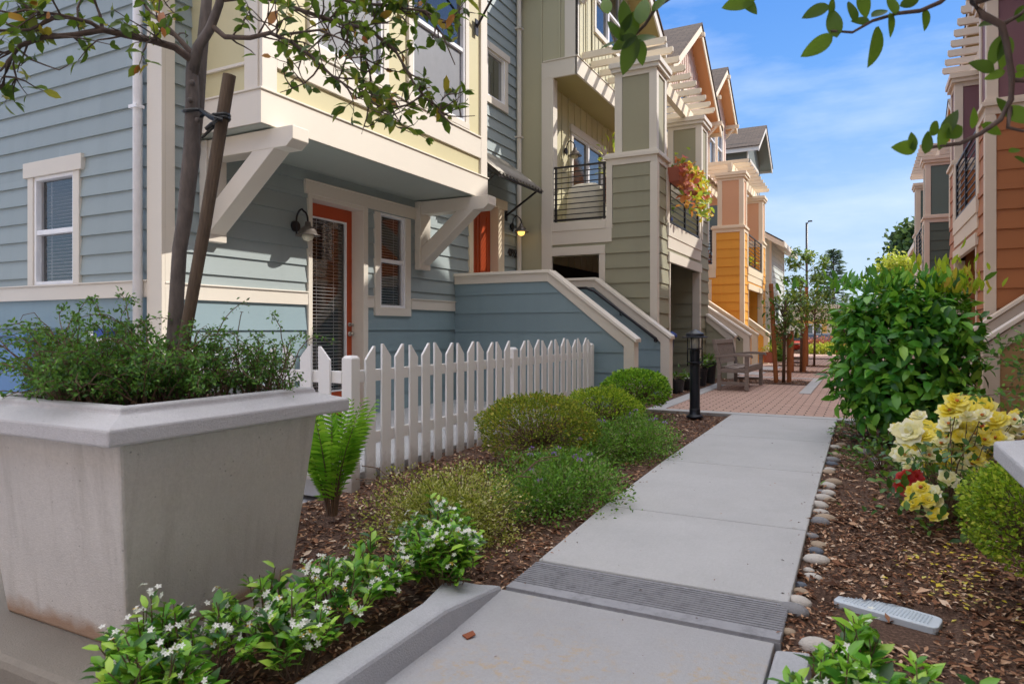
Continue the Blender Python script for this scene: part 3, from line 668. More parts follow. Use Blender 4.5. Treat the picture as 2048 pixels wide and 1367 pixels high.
wall_lamp(5.72, 2.24, -5.715, 'unlit grey gooseneck wall lamp beside the orange glazed door under the bay')
wall_lamp(11.05, 2.95, -5.715, 'lit gooseneck wall lamp glowing amber above the house number', lit=True)
# entrance stair of the blue house
def stairs(Y0, Y1, label, sm, tm, rail=True, xi=-5.72, loc=None, group='entrance stairs'):
    s = thing('entrance_stairs', label, 'stairs', (-4, (Y0+Y1)/2, 0), group)
    stair_wall(s, Y0, Y0+.15, xi, -4.1, -2.81, 1.95, .96, sm, tm); stair_wall(s, Y1-.15, Y1, xi, -4.07, -2.79, 1.96, .98, sm, tm)
    q = MB(); q.box(xi, Y0+.15, -.1, -4.2, Y1-.15, .86)
    for i in range(4): q.box(-4.2, Y0+.15, -.1, -3.92+.28*i, Y1-.15, .69-.17*i)
    q.build('steps', M['conc'], s, .005)
    if rail:
        r = MB(); yy = Y1-.24; r.tube([(-4.5, yy, 1.78), (-4.2, yy, 1.78), (-4.05, yy, 1.72), (-3.0, yy, .93), (-2.97, yy, .88)], .024, 8)
        for x, z in ((-4.4, 1.78), (-3.6, 1.38), (-3.02, .945)): r.tube([(x, yy, z), (x, yy, z-.06), (x, Y1-.16, z-.07)], .01, 6)
        r.build('handrail', M['iron'], s, smooth=True)
    return s
stairs(9.13, 11.12, 'teal blue walled entrance stairs with cream caps beside the picket fence', M['blue_lo'], M['trim'])
# ------------------------------------------------------------------ tower houses
def rail_panel(par, pts, z0, z1, n, post=None, name='balcony_rail'):
    """horizontal-bar railing between two plan points"""
    (xa, ya), (xb, yb) = pts; r = MB()
    for i in range(n):
        z = z0+(z1-z0)*i/(n-1); k = .016 if i in (0, n-1) else .008
        r.bar((xa, ya, z), (xb, yb, z), k*2, k*2)
    for f in [0.04, .96]+(post or []):
        x, y = xa+(xb-xa)*f, ya+(yb-ya)*f; r.box(x-.018, y-.018, z0-.05, x+.018, y+.018, z1+.02)
    return r.build(name, M['iron'], par)
def column(par, x0, x1, y0, y1, zb, sm, pm, tm, low=True):
    """clad corner pier of a balcony: lap-sided pedestal with cap, panelled upper shaft with cap"""
    g = MB(); zc = 4.03
    for W, u0, u1 in ((('y', y0, -1), x0, x1), (('y', y1, 1), x0, x1), (('x', x1, 1), y0, y1), (('x', x0, -1), y0, y1)): siding(g, W, u0, u1, zb, zc, .26, zref=2.4, t=.014)
    col = g.build('pier', sm, par)
    t = MB(); w = .09
    for xx, s in ((x0, 1), (x1, -1)):
        for yy, r in ((y0, 1), (y1, -1)): t.box(xx-s*.022, yy-r*.022, zb, xx+s*(w if s > 0 else .1), yy+r*(w), zc-.12) if False else None
    W1, W2 = ('y', y0, -1), ('x', x1, 1); W3 = ('y', y1, 1); W4 = ('x', x0, -1)
    for W, a, b, e in ((W1, x0, x1, .022), (W3, x0, x1, .022), (W2, y0, y1, -.001), (W4, y0, y1, -.001)):
        wbox(t, W, a-e, a+w, zb, zc-.11, .0, .022); wbox(t, W, b-w, b+e, zb, zc-.11, .0, .022); wbox(t, W, a-e, b+e, zc-.11, zc, 0, .0225)
    t.box(x0-.06, y0-.06, zc, x1+.06, y1+.06, zc+.06); t.box(x0-.03, y0-.03, zc+.06, x1+.03, y1+.03, zc+.1)
    i = .05; X0, X1, Y0, Y1 = x0+.14, x1-.02, y0+i, y1-i; za, zt = zc+.1, 5.52
    for W, a, b, e in ((('y', Y0, -1), X0, X1, .022), (('y', Y1, 1), X0, X1, .022), (('x', X1, 1), Y0, Y1, -.001), (('x', X0, -1), Y0, Y1, -.001)):
        wbox(t, W, a-e, a+.11, za, zt, 0, .022); wbox(t, W, b-.11, b+e, za, zt, 0, .022); wbox(t, W, a+.11, b-.11, zt-.08, zt, .0, .0215)
    t.box(X0-.07, Y0-.07, zt, X1+.07, Y1+.07, zt+.07); t.box(X0-.1, Y0-.1, zt+.07, X1+.1, Y1+.1, zt+.16)
    t.build('pier_trim', tm, col, .004)
    p = MB(); p.box(X0, Y0, za, X1, Y1, zt); p.build('pier_panel', pm, col)
    return col
def tower_house(Y0, L, label, sm, pm, wm, sofm, tm, upm=None, gables=(), wins=(), Yend=None, rfm=None, back=-13, side=None, midm=None, zup=7.3, nraf=10, gw=.5, name='townhouse', door=True, post_y=.72, litdoor=None):
    """balcony tower facing the court (front X=-3.12), storeys above set back to X=-4.57"""
    H = thing(name, label, 'house', (-4.2, Y0+L/2, 0), 'row of attached townhouses')
    T = -3.12; Y1 = Y0+L; Ye = Yend or Y1; NF, FF, TF = ('y', Y0, -1), ('y', Y1, 1), ('x', T, 1)
    oy0, oy1 = Y0+.72, Y1-.9
    # lower tower walls
    b = MB(); nh = [(-5.12, -4.13, .2, 2.38)]; fh = [(oy0+.1, oy1-.1, -.1, 2.3)]
    siding(b, NF, -5.2, T, -.1, 2.62, .26, nh, zref=2.4); siding(b, TF, Y0, Y1, -.1, 2.7, .26, fh, zref=2.4); siding(b, FF, -5.2, T, -.1, 2.7, .26, (), zref=2.4)
    siding(b, NF, -3.98, T, 2.62, 3.0, .26, (), zref=2.4); siding(b, TF, Y0, oy0, 2.7, 3.0, .26, (), zref=2.4); siding(b, TF, oy1, Y1, 2.7, 3.0, .26, (), zref=2.4); siding(b, FF, -3.98, T, 2.7, 3, .26, (), zref=2.4)
    b.build('siding', sm, H)
    column(H, -3.98, T, Y0, Y0+post_y, 3.0, sm, pm, tm); column(H, -3.98, T, Y1-post_y, Y1, 3.0, sm, pm, tm)
    t = MB()
    # opening trims
    wbox(t, NF, -5.24, -4.0, 2.84, 3.0, -.02, .035); wbox(t, NF, -5.22, -3.9, 2.6, 2.84, -.02, .025); wbox(t, NF, -4.0, -3.89, 2.84, 4.0, -.02, .025)
    wbox(t, NF, -5.18, -4.02, 2.4, 2.55, -.02, .04); wbox(t, NF, -4.13, -4.02, .2, 2.4, -.12, .03)
    wbox(t, TF, oy0-.03, oy1+.03, 2.52, 2.74, -.02, .03); wbox(t, TF, oy0-.05, oy1+.05, 2.74, 2.97, -.02, .045); wbox(t, TF, oy0-.02, oy0+.09, 2.97, 4.0, -.02, .026); wbox(t, TF, oy1-.09, oy1+.02, 2.97, 4.0, -.02, .026)
    wbox(t, TF, oy0+.0, oy1+.06, 2.28, 2.46, -.02, .045); wbox(t, TF, oy0+.08, oy0+.13, -.1, 2.28, -.5, .03); wbox(t, TF, oy1-.14, oy1+.0, -.1, 2.28, -.12, .035)
    wbox(t, NF, T-.1, T+.026, -.1, 3.9, -.02, .026); wbox(t, TF, Y0+.001, Y0+.11, -.1, 3.9, -.02, .0255)
    wbox(t, NF, -5.23, -5.03, -.1, 5.62, -.02, .043); t.box(-5.03, Y0-.04, 2.84, -5.0, Y0+.15, 5.62)
    # overhang fascia
    t.box(-5.23, Y0-.045, 5.62, -4.54, Y0, 5.93); t.box(-4.57, Y0-.045, 5.62, -4.53, Ye, 5.93); t.box(-5.2, Y0-.06, 5.93, -4.515, Ye, 5.95)
    wbox(t, NF, -4.78, -4.57+.028, 5.95, zup+.3, -.02, .028); t.box(-4.575, Y0-.028, 5.95, -4.542, Y0+.14, zup+.3)
    t.build('trim', tm, H, .003)
    # balcony floor, soffit, back wall with sliding door
    f = MB(); f.box(-5.2, Y0+.02, 2.72, T-.02, Y1-.02, 2.8); f.build('balcony_floor', M['conc'], H)
    s = MB(); s.quad((-5.2, Y0, 5.63), (-4.55, Y0, 5.63), (-4.55, Ye, 5.63), (-5.2, Ye, 5.63)); s.build('soffit', sofm, H)
    BW = ('x', -5.2, 1); bw = MB(); sd = (Y0+1.35, Y0+3.15, 2.8, 5.0)
    flatwall(bw, BW, Y0, Ye, 0, 5.63, [sd, (Y0+1.6, Y0+2.5, 0, 2.1)], battens=.33); bw.build('back_wall', wm, H)
    window(H, BW, *sd[:2], 2.86, 5.0, trim=.1, head=.15, mull=[(sd[0]+sd[1])/2], name='sliding_door', tm=tm, sill=0)
    pd = MB(); wbox(pd, BW, Y0+1.6, Y0+2.5, 0, 2.1, -.06, -.02); pd.build('door', M['door'] if door else M['dark'], H)
    iw = MB(); siding(iw, ('y', oy1-.13, -1), -3.75, T-.13, 0, 2.68, .26, zref=2.4); iw.build('porch_wall', sm, H); iw = MB(); iw.box(-5.1, oy1-.14, 0, -3.95, oy1-.13, 2.68); iw.box(-5.17, Y0+.05, 0, -5.15, oy1-.14, 2.3); iw.build('porch_shade_panel', M['dark'], H); ip = MB(); ip.box(-3.95, oy1-.2, 0, -3.72, oy1-.135, 2.6); ip.box(-4.6, oy1-.15, 0, -3.96, oy1-.135, 2.3) if False else None; ip.build('porch_post', tm, H, .003)  # dark panels stand in for the deep shade of the porch recess
    pf = MB(); pf.box(-5.2, Y0+.02, -.1, T-.02, Y1-.02, .02); pf.quad((-5.2, Y0, 2.69), (T, Y0, 2.69), (T, Y1, 2.69), (-5.2, Y1, 2.69)); pf.build('porch', M['dark'] if not door else M['soffit'], H)  # olive house: porch floor and ceiling coloured dark to suggest shade
    rail_panel(H, [(-5.0, Y0-.0), (-4.0, Y0-.0)], 3.04, 3.99, 11); rail_panel(H, [(T, oy0+.08), (T, oy1-.08)], 3.02, 3.95, 9, [.5])
    # side wall of the set-back storeys and upper front
    b = MB(); flatwall(b, NF, back, -5.2, -.1, zup, battens=.62); flatwall(b, NF, -5.2, -4.57, 5.93, zup, battens=.62); b.build('side_wall', side or pm, H)
    # gable profile fills the upper front wall
    UF = ('x', -4.57, 1); b = MB(); flatwall(b, UF, Y0, Ye, 5.93, zup, [w[:4] for w in wins], battens=.2, bw=.035)
    for (yc, half, zpk, slope, xe) in gables:
        wx = xe-gw; h2 = half-.3; zz = zpk-.3*0-h2*slope
        for k in range(24):
            ya, yb = yc-h2+2*h2*k/24, yc-h2+2*h2*(k+1)/24
            za, zb_ = zpk-abs(ya-yc)*slope-.1, zpk-abs(yb-yc)*slope-.1
            hs = [w for w in wins if w[0] < (ya+yb)/2 < w[1]]
            z0 = 5.95
            if hs: b.quad((wx, ya, z0), (wx, yb, z0), (wx, yb, hs[0][2]), (wx, ya, hs[0][2])); z0 = hs[0][3]
            b.quad((wx, ya, z0), (wx, yb, z0), (wx, yb, zb_), (wx, ya, za))
            if k % 2 == 0 and not hs: b.box(wx-.005, ya-.02, 5.96, wx+.02, ya+.02, za-.02)
        for yy in (yc-h2, yc+h2): b.quad((wx, yy, 5.95), (back, yy, 5.95), (back, yy, zpk-h2*slope-.1), (wx, yy, zpk-h2*slope-.1))
    b.build('upper_wall', upm or wm, H)
    for (yc, half, zpk, slope, xe) in gables: gable_roof(H, xe, back, yc, half, zpk, slope, rm=rfm, tm=tm, sm=sofm)
    for w in wins: window(H, ('x', w[4] if len(w) > 4 else -4.57, 1), *w[:4], trim=.09, head=.1, rail=(w[2]+w[3])/2, mull=[w[0]+(w[1]-w[0])*q for q in ((.5,) if w[1]-w[0] > .9 else ())], tm=tm, sill=.09)
    # pergola
    g = MB(); g.box(-3.56, Y0-.05, 5.69, -3.44, Y1+.35, 5.95); ph = g.build('pergola', M['rafter'] if tm is M['trim'] else tm, H, .004)
    for i in range(nraf):
        y = Y0+.2+(L+.1-.2)*i/(nraf-1); r = MB()
        r.prism([(-4.53, y-.03, 5.95), (-4.53, y-.03, 6.065), (-3.0, y-.03, 6.065), (-3.0, y-.03, 5.99), (-3.03, y-.03, 5.95)], (0, .06, 0)); r.build('rafter', M['rafter'] if tm is M['trim'] else tm, ph, .003)
    return H
B_w = [(12.2, 13.75, 6.78, 8.2, -4.55)]
HB = tower_house(11.35, 4.3, 'olive townhouse with panelled balcony piers, flower boxes and a pergola', M['olive'], M['olive_panel'], M['olive_wall'], M['ochre_soffit'], M['trim'],
    gables=[(13.4, 2.25, 8.8, .56, -4.05)], wins=[(12.25, 13.75, 6.78, 8.05, -4.55)], Yend=15.75, zup=7.35, door=False, side=M['olive_side'])
# middle wall between the towers belongs to the yellow house
HC = tower_house(20.7, 4.9, 'marigold yellow townhouse with peach piers and twin shingled gables', M['yellow'], M['peach'], M['pink_siding'], M['peach_soffit'], M['trim_warm'], upm=M['pink_wall'],
    gables=[(23.5, 2.05, 9.76, .7, -4.05)], wins=[(22.3, 23.2, 6.4, 8.1, -4.41), (23.6, 24.5, 6.4, 8.1, -4.41)], Yend=25.75, zup=8.2, side=M['peach'], gw=.36)
b = MB(); flatwall(b, ('x', -4.42, 1), 15.76, 21.6, 5.63, 8.2, [(16.9, 17.6, 6.0, 7.2), (18.4, 19.2, 6.2, 7.6)], battens=.2, bw=.035)
for k in range(24):
    ya, yb = 16.6+5.6*k/24, 16.6+5.6*(k+1)/24; q = lambda y: 9.6-abs(y-19.4)*.69-.1
    b.quad((-4.421, ya, 8.2), (-4.421, yb, 8.2), (-4.421, yb, max(8.2, q(yb))), (-4.421, ya, max(8.2, q(ya)))); b.box(-4.43, ya-.018, 8.2, -4.4, ya+.018, max(8.22, q(ya)-.02))
b.quad((-4.42, 15.76, 5.63), (-6, 15.76, 5.63), (-6, 15.76, 8.2), (-4.42, 15.76, 8.2)); b.build('upper_wall', M['pink_wall'], HC)
gable_roof(HC, -4.05, -13, 19.4, 3.12, 9.6, .69, tm=M['trim_warm'], sm=M['peach_soffit'])
b = MB(); siding(b, ('x', -5.2, 1), 15.76, 20.7, -.1, 5.63, .19, [(18.9, 19.7, 3.3, 4.7)]); b.build('siding', M['pink_siding'], HC)
b = MB(); b.quad((-5.2, 15.76, 5.62), (-4.55, 15.76, 5.62), (-4.55, 20.7, 5.62), (-5.2, 20.7, 5.62)); b.build('soffit', M['peach_soffit'], HC)
t = MB(); t.box(-4.42, 15.78, 5.62, -4.385, 20.69, 5.93); t.build('trim', M['trim_warm'], HC)
window(HC, ('x', -5.2, 1), 18.9, 19.7, 3.3, 4.7, tm=M['trim_warm']); window(HC, ('x', -4.42, 1), 16.9, 17.6, 6.0, 7.2, tm=M['trim_warm']); window(HC, ('x', -4.42, 1), 18.4, 19.2, 6.2, 7.6, tm=M['trim_warm'], rail=6.9)
# pale grey house at the end of the row
def end_house(label, lowm, upm, sidem, tm, sofm, Ys=27.2, yg=33.6):
    H = thing('townhouse', label, 'house', (-4, Ys+2, 0), 'row of attached townhouses')
    b = MB(); siding(b, ('x', -3.12, 1), Ys, Ys+4.6, -.1, 4.45, .2, [(Ys+1.6, Ys+2.6, 0, 2.3)]); siding(b, ('y', Ys, -1), -5.2, -3.12, -.1, 4.45, .2); siding(b, ('y', Ys+4.6, 1), -5.2, -3.12, -.1, 4.45, .2); b.build('siding', lowm, H)
    t = MB(); t.box(-3.16, Ys-.03, -.1, -3.09, Ys+.1, 4.4); t.box(-3.16, Ys+4.5, -.1, -3.09, Ys+4.63, 4.4); t.box(-3.13, Ys+1.5, 2.3, -3.08, Ys+2.7, 2.45); t.build('trim', tm, H)
    d = MB(); d.box(-3.3, Ys+1.6, 0, -3.26, Ys+2.6, 2.3); d.build('door', M['door'], H)
    r = MB(); pts = [(-2.6, Ys-.5, 4.3), (-2.6, Ys+5.0, 4.3), (-4.57, Ys+5.0, 5.5), (-4.57, Ys-.5, 5.5)]; r.hexa([(x, y, z-.05) for x, y, z in pts], pts); ro = r.build('porch_roof', M['shingle'], H); uv = ro.data.uv_layers.new(name='UVMap')
    for lp in ro.data.loops: v = ro.data.vertices[lp.vertex_index].co; uv.data[lp.index].uv = (v.y, v.x*1.2)
    f = MB(); f.box(-2.63, Ys-.52, 4.1, -2.585, Ys+5.02, 4.29); f.prism([(-2.6, Ys-.51, 4.24), (-4.57, Ys-.51, 5.44), (-4.57, Ys-.51, 5.25), (-2.6, Ys-.51, 4.05)], (0, .03, 0)); f.quad((-2.62, Ys-.48, 4.12), (-2.62, Ys+5, 4.12), (-3.2, Ys+5, 4.4), (-3.2, Ys-.48, 4.4)); f.build('fascia', tm, ro)
    b = MB(); flatwall(b, ('x', -6.2, 1), 25.8, yg-2, 3, 8.2); flatwall(b, ('x', -4.64, 1), yg-2, yg+2.0, -.1, 6); b.build('upper_wall', upm, H)
    b = MB(); flatwall(b, ('y', yg-2.1, -1), -13, -4.6, 5, 9.3, battens=.5); b.quad((-4.6, yg-2.1, 5), (-4.6, yg+2.1, 5), (-4.6, yg+2.1, 9.2), (-4.6, yg-2.1, 9.2)); b.poly([(-4.6, yg-2.1, 9.2), (-4.6, yg+2.1, 9.2), (-4.6, yg, 10.4)]); flatwall(b, ('y', yg+2.1, 1), -13, -4.6, 5, 9.3); b.build('dormer_wall', sidem, H)
    window(H, ('x', -4.6, 1), yg-1.3, yg+1.3, 7.0, 8.6, mull=[yg-.45, yg+.45], tm=tm)
    w = MB(); w.box(-4.6, yg-2.13, 5, -4.56, yg-1.9, 9.1); w.build('corner_board', tm, H)
    gable_roof(H, -4.05, -13, yg, 2.45, 10.5, .6, tm=tm, sm=sofm, out=False)
    b = MB(); siding(b, ('x', -4.57, 1), yg+2.0, yg+10, -.1, 4, .2); b.quad((-4.57, yg+10, 0), (-13, yg+10, 0), (-13, yg+10, 4), (-4.57, yg+10, 4)); b.quad((-4.3, yg+2, 4), (-4.3, yg+10, 4), (-9, yg+10, 5.4), (-9, yg+2, 5.4)); b.build('far_wall', lowm, H)
    return H
HD = end_house('pale grey clapboard townhouse at the far end of the left row with dark gabled dormer', M['gray_lt'], M['gray_lt'], M['gray_dk'], M['trim'], M['gray_dk'])
def one_wall(Y, label, sm, tm, xe=-2.6, xin=-3.14, zin=1.37, xk=None, zt=None, ze=.96, rail=False, far=False):
    s = thing('stair_wing_wall', label, 'wing wall', (xe-.2, Y, 0), 'stair wing walls further down the row')
    stair_wall(s, Y, Y+.15, xin, xin+.02 if xk is None else xk, xe, zin, ze, sm, tm)
    if rail:
        r = MB(); yy = Y-.1; r.tube([(xin+.1, yy, zin-.2), (xe-.25, yy, ze-.12), (xe-.22, yy, ze-.17)], .022, 8)
        for f in (.2, .8): x = xin+.1+(xe-.25-xin-.1)*f; z = zin-.2+(ze-.12-zin+.2)*f; r.tube([(x, yy, z), (x, Y, z-.06)], .01, 6)
        r.build('handrail', M['iron'], s, smooth=True)
    return s
one_wall(15.35, 'dark olive stair wing wall with cream cap behind the grey bench', M['olive'], M['trim'], xe=-2.5, xin=-3.1, zin=1.42)
one_wall(18.1, 'olive stair wing wall carrying a dark handrail, before the yellow house', M['olive'], M['trim'], xe=-2.58, xin=-4.4, zin=2.2, rail=True)
one_wall(19.8, 'yellow stair wing wall directly beyond the one with a handrail', M['yellow'], M['trim_warm'], xe=-2.62, xin=-4.4, zin=2.2)
one_wall(22.6, 'yellow stair wing wall under the doorway of the yellow tower', M['yellow'], M['trim_warm'], xe=-2.65, xin=-3.5, zin=1.6)
one_wall(27.4, 'rust red stair wing wall half hidden behind the first staked tree', M['rust'], M['trim_warm'], xe=-2.55, xin=-3.5, zin=1.7)
wall_lamp(12.3, 4.55, -5.18, 'small dark gooseneck lamp on the olive balcony back wall')
# ------------------------------------------------------------------ right-hand row (the same plan mirrored across the court)
MIR = True
RB = tower_house(10.96, 4.35, 'rust orange townhouse with maroon upper panels and tan piers on the shaded side', M['rust'], M['maroon'], M['maroon'], M['ochre_soffit'], M['trim_tan'], upm=M['maroon'],
    gables=[(15.6, 1.95, 11.2, .62, -4.05)], wins=[(12.2, 13.6, 6.6, 8.0)], Yend=16.9, zup=8.6, side=M['maroon'])
RC = tower_house(21.3, 4.4, 'dark green townhouse with slate panels and a pergola on the shaded side', M['dkgreen'], M['green_panel'], M['dkgreen'], M['ochre_soffit'], M['trim_tan'], upm=M['gold_siding'],
    gables=[(20.6, 2.4, 9.6, .65, -4.05)], wins=[(22.6, 23.8, 6.6, 8.0)], Yend=25.7, zup=8.4)
AX = -.97
RD = end_house('gold sided townhouse with a gabled dormer at the far end of the right row', M['gold_siding'], M['gold_siding'], M['gold_siding'], M['trim_tan'], M['peach_soffit'], Ys=28.0, yg=33.2)
AX = -1.67
stairs(8.9, 10.8, 'tan sided entrance stairs with pale caps beside the big glossy shrub', M['tan_siding'], M['trim_tan'])
one_wall(18.3, 'dark green stair wing wall by the green tower', M['dkgreen'], M['trim_tan'], xe=-2.6, xin=-4.4, zin=2.2)
# house opposite the blue one: just outside the picture, it shades the path
RA = thing('townhouse', 'tan townhouse beside the shaded stairs, mostly out of view', 'house', (-5.7, 5, 0), 'row of attached townhouses')
b = MB(); siding(b, ('x', -5.73, 1), -1.0, 10.9, -.1, 8.6, .26); siding(b, ('y', -1.0, -1), -14, -5.73, -.1, 8.6, .26); b.build('siding', M['tan_siding'], RA)
b = MB(); b.box(-5.73, 4.0, 2.92, -4.6, 8.7, 8.4); b.build('bay', M['tan_siding'], RA)
gable_roof(RA, -4.2, -14, 6.5, 5.0, 10.6, .42, tm=M['trim_tan'], out=False)
gable_roof(RA, -4.2, -14, -1.6, 3.2, 10.0, .45, tm=M['trim_tan'], out=False)
MIR = False
b = MB(); siding(b, ('x', 2.9, -1), 16.0, 21.3, -.1, 8.4, .2); b.build('siding', M['rust'], RB)

# row across the drive behind the viewer: catches the sun and throws warm light back on the shaded walls
RX = thing('townhouse', 'cream townhouse row across the drive, reflected in the left window', 'house', (-4, -9, 0), 'row of attached townhouses')
RWf = ('y', -8.5, 1); hs = [(x, x+1.1, z, z+1.5) for x in (-15, -11.5, -8, -4.5, -1, 2.5, 6) for z in (1.0, 4.0, 6.8)]
b = MB(); siding(b, RWf, -17, 10, -.2, 9.5, .2, hs); b.build('siding', paint('cream_siding', '#e6cdb4'), RX)
for h in hs: window(RX, RWf, *h, rail=(h[2]+h[3])/2)
b = MB(); b.quad((-17.3, -8.1, 9.4), (10.3, -8.1, 9.4), (10.3, -13, 12), (-17.3, -13, 12)); b.build('roof', M['gray_dk'], RX)
# ------------------------------------------------------------------ picket fence
FE = thing('picket_fence', 'white pointed picket fence enclosing the small porch yard of the blue grey house', 'fence', (-3.4, 4, -.05))
def picket(x, y, along, zt, right, zb):
    """flat board with a one-sided slanted point; pairs lean towards each other"""
    w, th = .112, .02; m = MB()
    a, b_ = -w/2, w/2; hi = .0; lo = .1; zt += random.uniform(-.008, .008); jl = random.uniform(-.006, .006); x, y = (x, y+jl) if along == 'y' else (x+jl, y)
    zs = (zt-lo, zt) if right else (zt, zt-lo)
    cut = .018
    pr = [(a, zb), (b_, zb), (b_, zs[1]), (b_-cut if right else a+cut, zt), (a, zs[0])]
    if right: pr = [(a, zb), (b_, zb), (b_, zt), (b_-cut, zt), (a, zt-lo)]
    else: pr = [(a, zb), (b_, zb), (b_, zt-lo), (a+cut, zt), (a, zt)]
    tl = random.uniform(-.009, .009)
    if along == 'y': m.prism([(x, y+u+tl*z, z) for u, z in pr], (th, 0, 0))
    else: m.prism([(x+u+tl*z, y, z) for u, z in pr], (0, -th, 0))
    m.build('picket', M['white_paint'], FE, .003)
fx = -3.36
def fz(y): return -.03+.0*(y-4)
y = 4.13; i = 0
while y < 8.98:
    if abs(y-6.56) > .1: picket(fx, y, 'y', .955+.008*math.sin(y*9), i % 2 == 0, zp(y)-.05)
    y += .187; i += 1
x = -3.56; i = 0
while x > -5.62:
    picket(x, 3.885, 'x', .955+.006*math.sin(x*8), i % 2 == 1, -.05); x -= .187; i += 1
def post(x, y, zt=.885):
    m = MB(); h = .0475; m.hexa([(x-h, y-h, -.12), (x+h, y-h, -.12), (x+h, y+h, -.12), (x-h, y+h, -.12)], [(x-h, y-h, zt-.02), (x+h, y-h, zt-.02), (x+h, y+h, zt-.02), (x-h, y+h, zt-.02)])
    k = h-.018; m.hexa([(x-h, y-h, zt-.02), (x+h, y-h, zt-.02), (x+h, y+h, zt-.02), (x-h, y+h, zt-.02)], [(x-k, y-k, zt), (x+k, y-k, zt), (x+k, y+k, zt), (x-k, y+k, zt)]); m.build('post', M['white_paint'], FE, .004)
post(-3.375, 3.94); post(-3.385, 6.56); post(-3.40, 8.95)
for zz in (.2, .68):
    m = MB(); m.box(-3.405, 3.99, zz, -3.362, 8.95, zz+.09); m.build('rail', M['white_paint'], FE, .004)
    m = MB(); m.box(-5.66, 3.888, zz, -3.42, 3.93, zz+.09); m.build('rail', M['white_paint'], FE, .004)
# ------------------------------------------------------------------ planters
def planter(x0, x1, y0, y1, label, zb=-.1, zt=.69):
    """square tapered concrete planter with an overhanging rim; x/y are the rim's outer edges"""
    P = thing('concrete_planter', label, 'planter', ((x0+x1)/2, (y0+y1)/2, zb), 'large concrete planters')
    r = lambda i, z: [(x0+i, y0+i, z), (x1-i, y0+i, z), (x1-i, y1-i, z), (x0+i, y1-i, z)]
    b = MB(); b.hexa(r(.19, zb), r(.105, zt-.01)); b.build('body', M['planter'], P, .012)
    m = MB(); n0 = 0; rings = [r(.09, zt-.012), r(.0, zt), r(.0, zt+.058), r(.11, zt+.09), r(.115, zt+.115), r(.175, zt+.115), r(.18, zt+.03)]
    for q in rings: m.v += q
    for i in range(len(rings)-1):
        for k in range(4): m.f.append((i*4+k, i*4+(k+1) % 4, i*4+4+(k+1) % 4, i*4+4+k))
    m.build('rim', M['rim'], P, .008)
    s = MB(); n = 14; X0, X1, Y0, Y1 = x0+.178, x1-.178, y0+.178, y1-.178
    for j in range(n+1):
        for i in range(n+1): xx, yy = X0+(X1-X0)*i/n, Y0+(Y1-Y0)*j/n; s.v.append((xx, yy, zt+.07+.03*mnoise.noise(V3((xx*6, yy*6, 3)))))
    for j in range(n):
        for i in range(n): a = j*(n+1)+i; s.f.append((a, a+1, a+n+2, a+n+1))
    s.build('soil', M['mulch'], P, smooth=True); return P
planter(-3.38, -2.2, 1.38, 2.56, 'weathered concrete planter holding a staked tree, at the corner of the blue grey house')
planter(.385, 1.56, 1.6, 2.78, 'concrete planter whose pale rim cuts in beside the yellow roses', zt=.645)
# ------------------------------------------------------------------ bollard light
def bollard(x, y, label):
    B = thing('bollard_light', label, 'bollard light', (x, y, 0)); c = (x, y, -.02)
    MB().lathe([(.105, 0), (.105, .018), (.085, .03), (.068, .045), (.066, .1), (.064, .11)], c, 24).build('base', M['iron_blue'], B, smooth=True)
    MB().lathe([(.062, .1), (.062, .66), (.07, .67), (.07, .69), (.06, .695), (.06, .79), (.064, .8), (.064, .84), (.05, .845)], c, 24).build('post', M['iron_blue'], B, smooth=False)
    g = MB()
    for k in range(6):
        a = math.pi*2*k/6+.3; xx, yy = x+.088*math.cos(a), y+.088*math.sin(a); g.tube([(xx, yy, .62), (xx, yy, .99)], .0075, 6)
    for z in (.66, .83): g.lathe([(.084, 0), (.098, 0), (.098, .014), (.084, .014), (.084, 0)], (x, y, z), 24)
    g.build('guard', M['iron_blue'], B, smooth=True)
    MB().lathe([(.05, .0), (.055, .01), (.055, .14), (.05, .15)], (x, y, .83), 16).build('lens', M['lens'], B, smooth=True)
    MB().lathe([(.09, .97), (.155, .975), (.157, .985), (.115, .995), (.112, 1.02), (.105, 1.028), (.03, 1.07), (.004, 1.08)], (x, y, 0), 28).build('cap', M['iron_blue'], B, smooth=False)
M['iron_blue'] = plain('blue_black_iron', '#20242e', .38, .35)
m_, nt_, b_, o_ = newmat('frosted_lens'); b_.inputs['Base Color'].default_value = lin('#b9b7b0'); b_.inputs['Roughness'].default_value = .2; M['lens'] = m_
bollard(-1.88, 8.62, 'dark bollard light at the corner where path meets brick court')
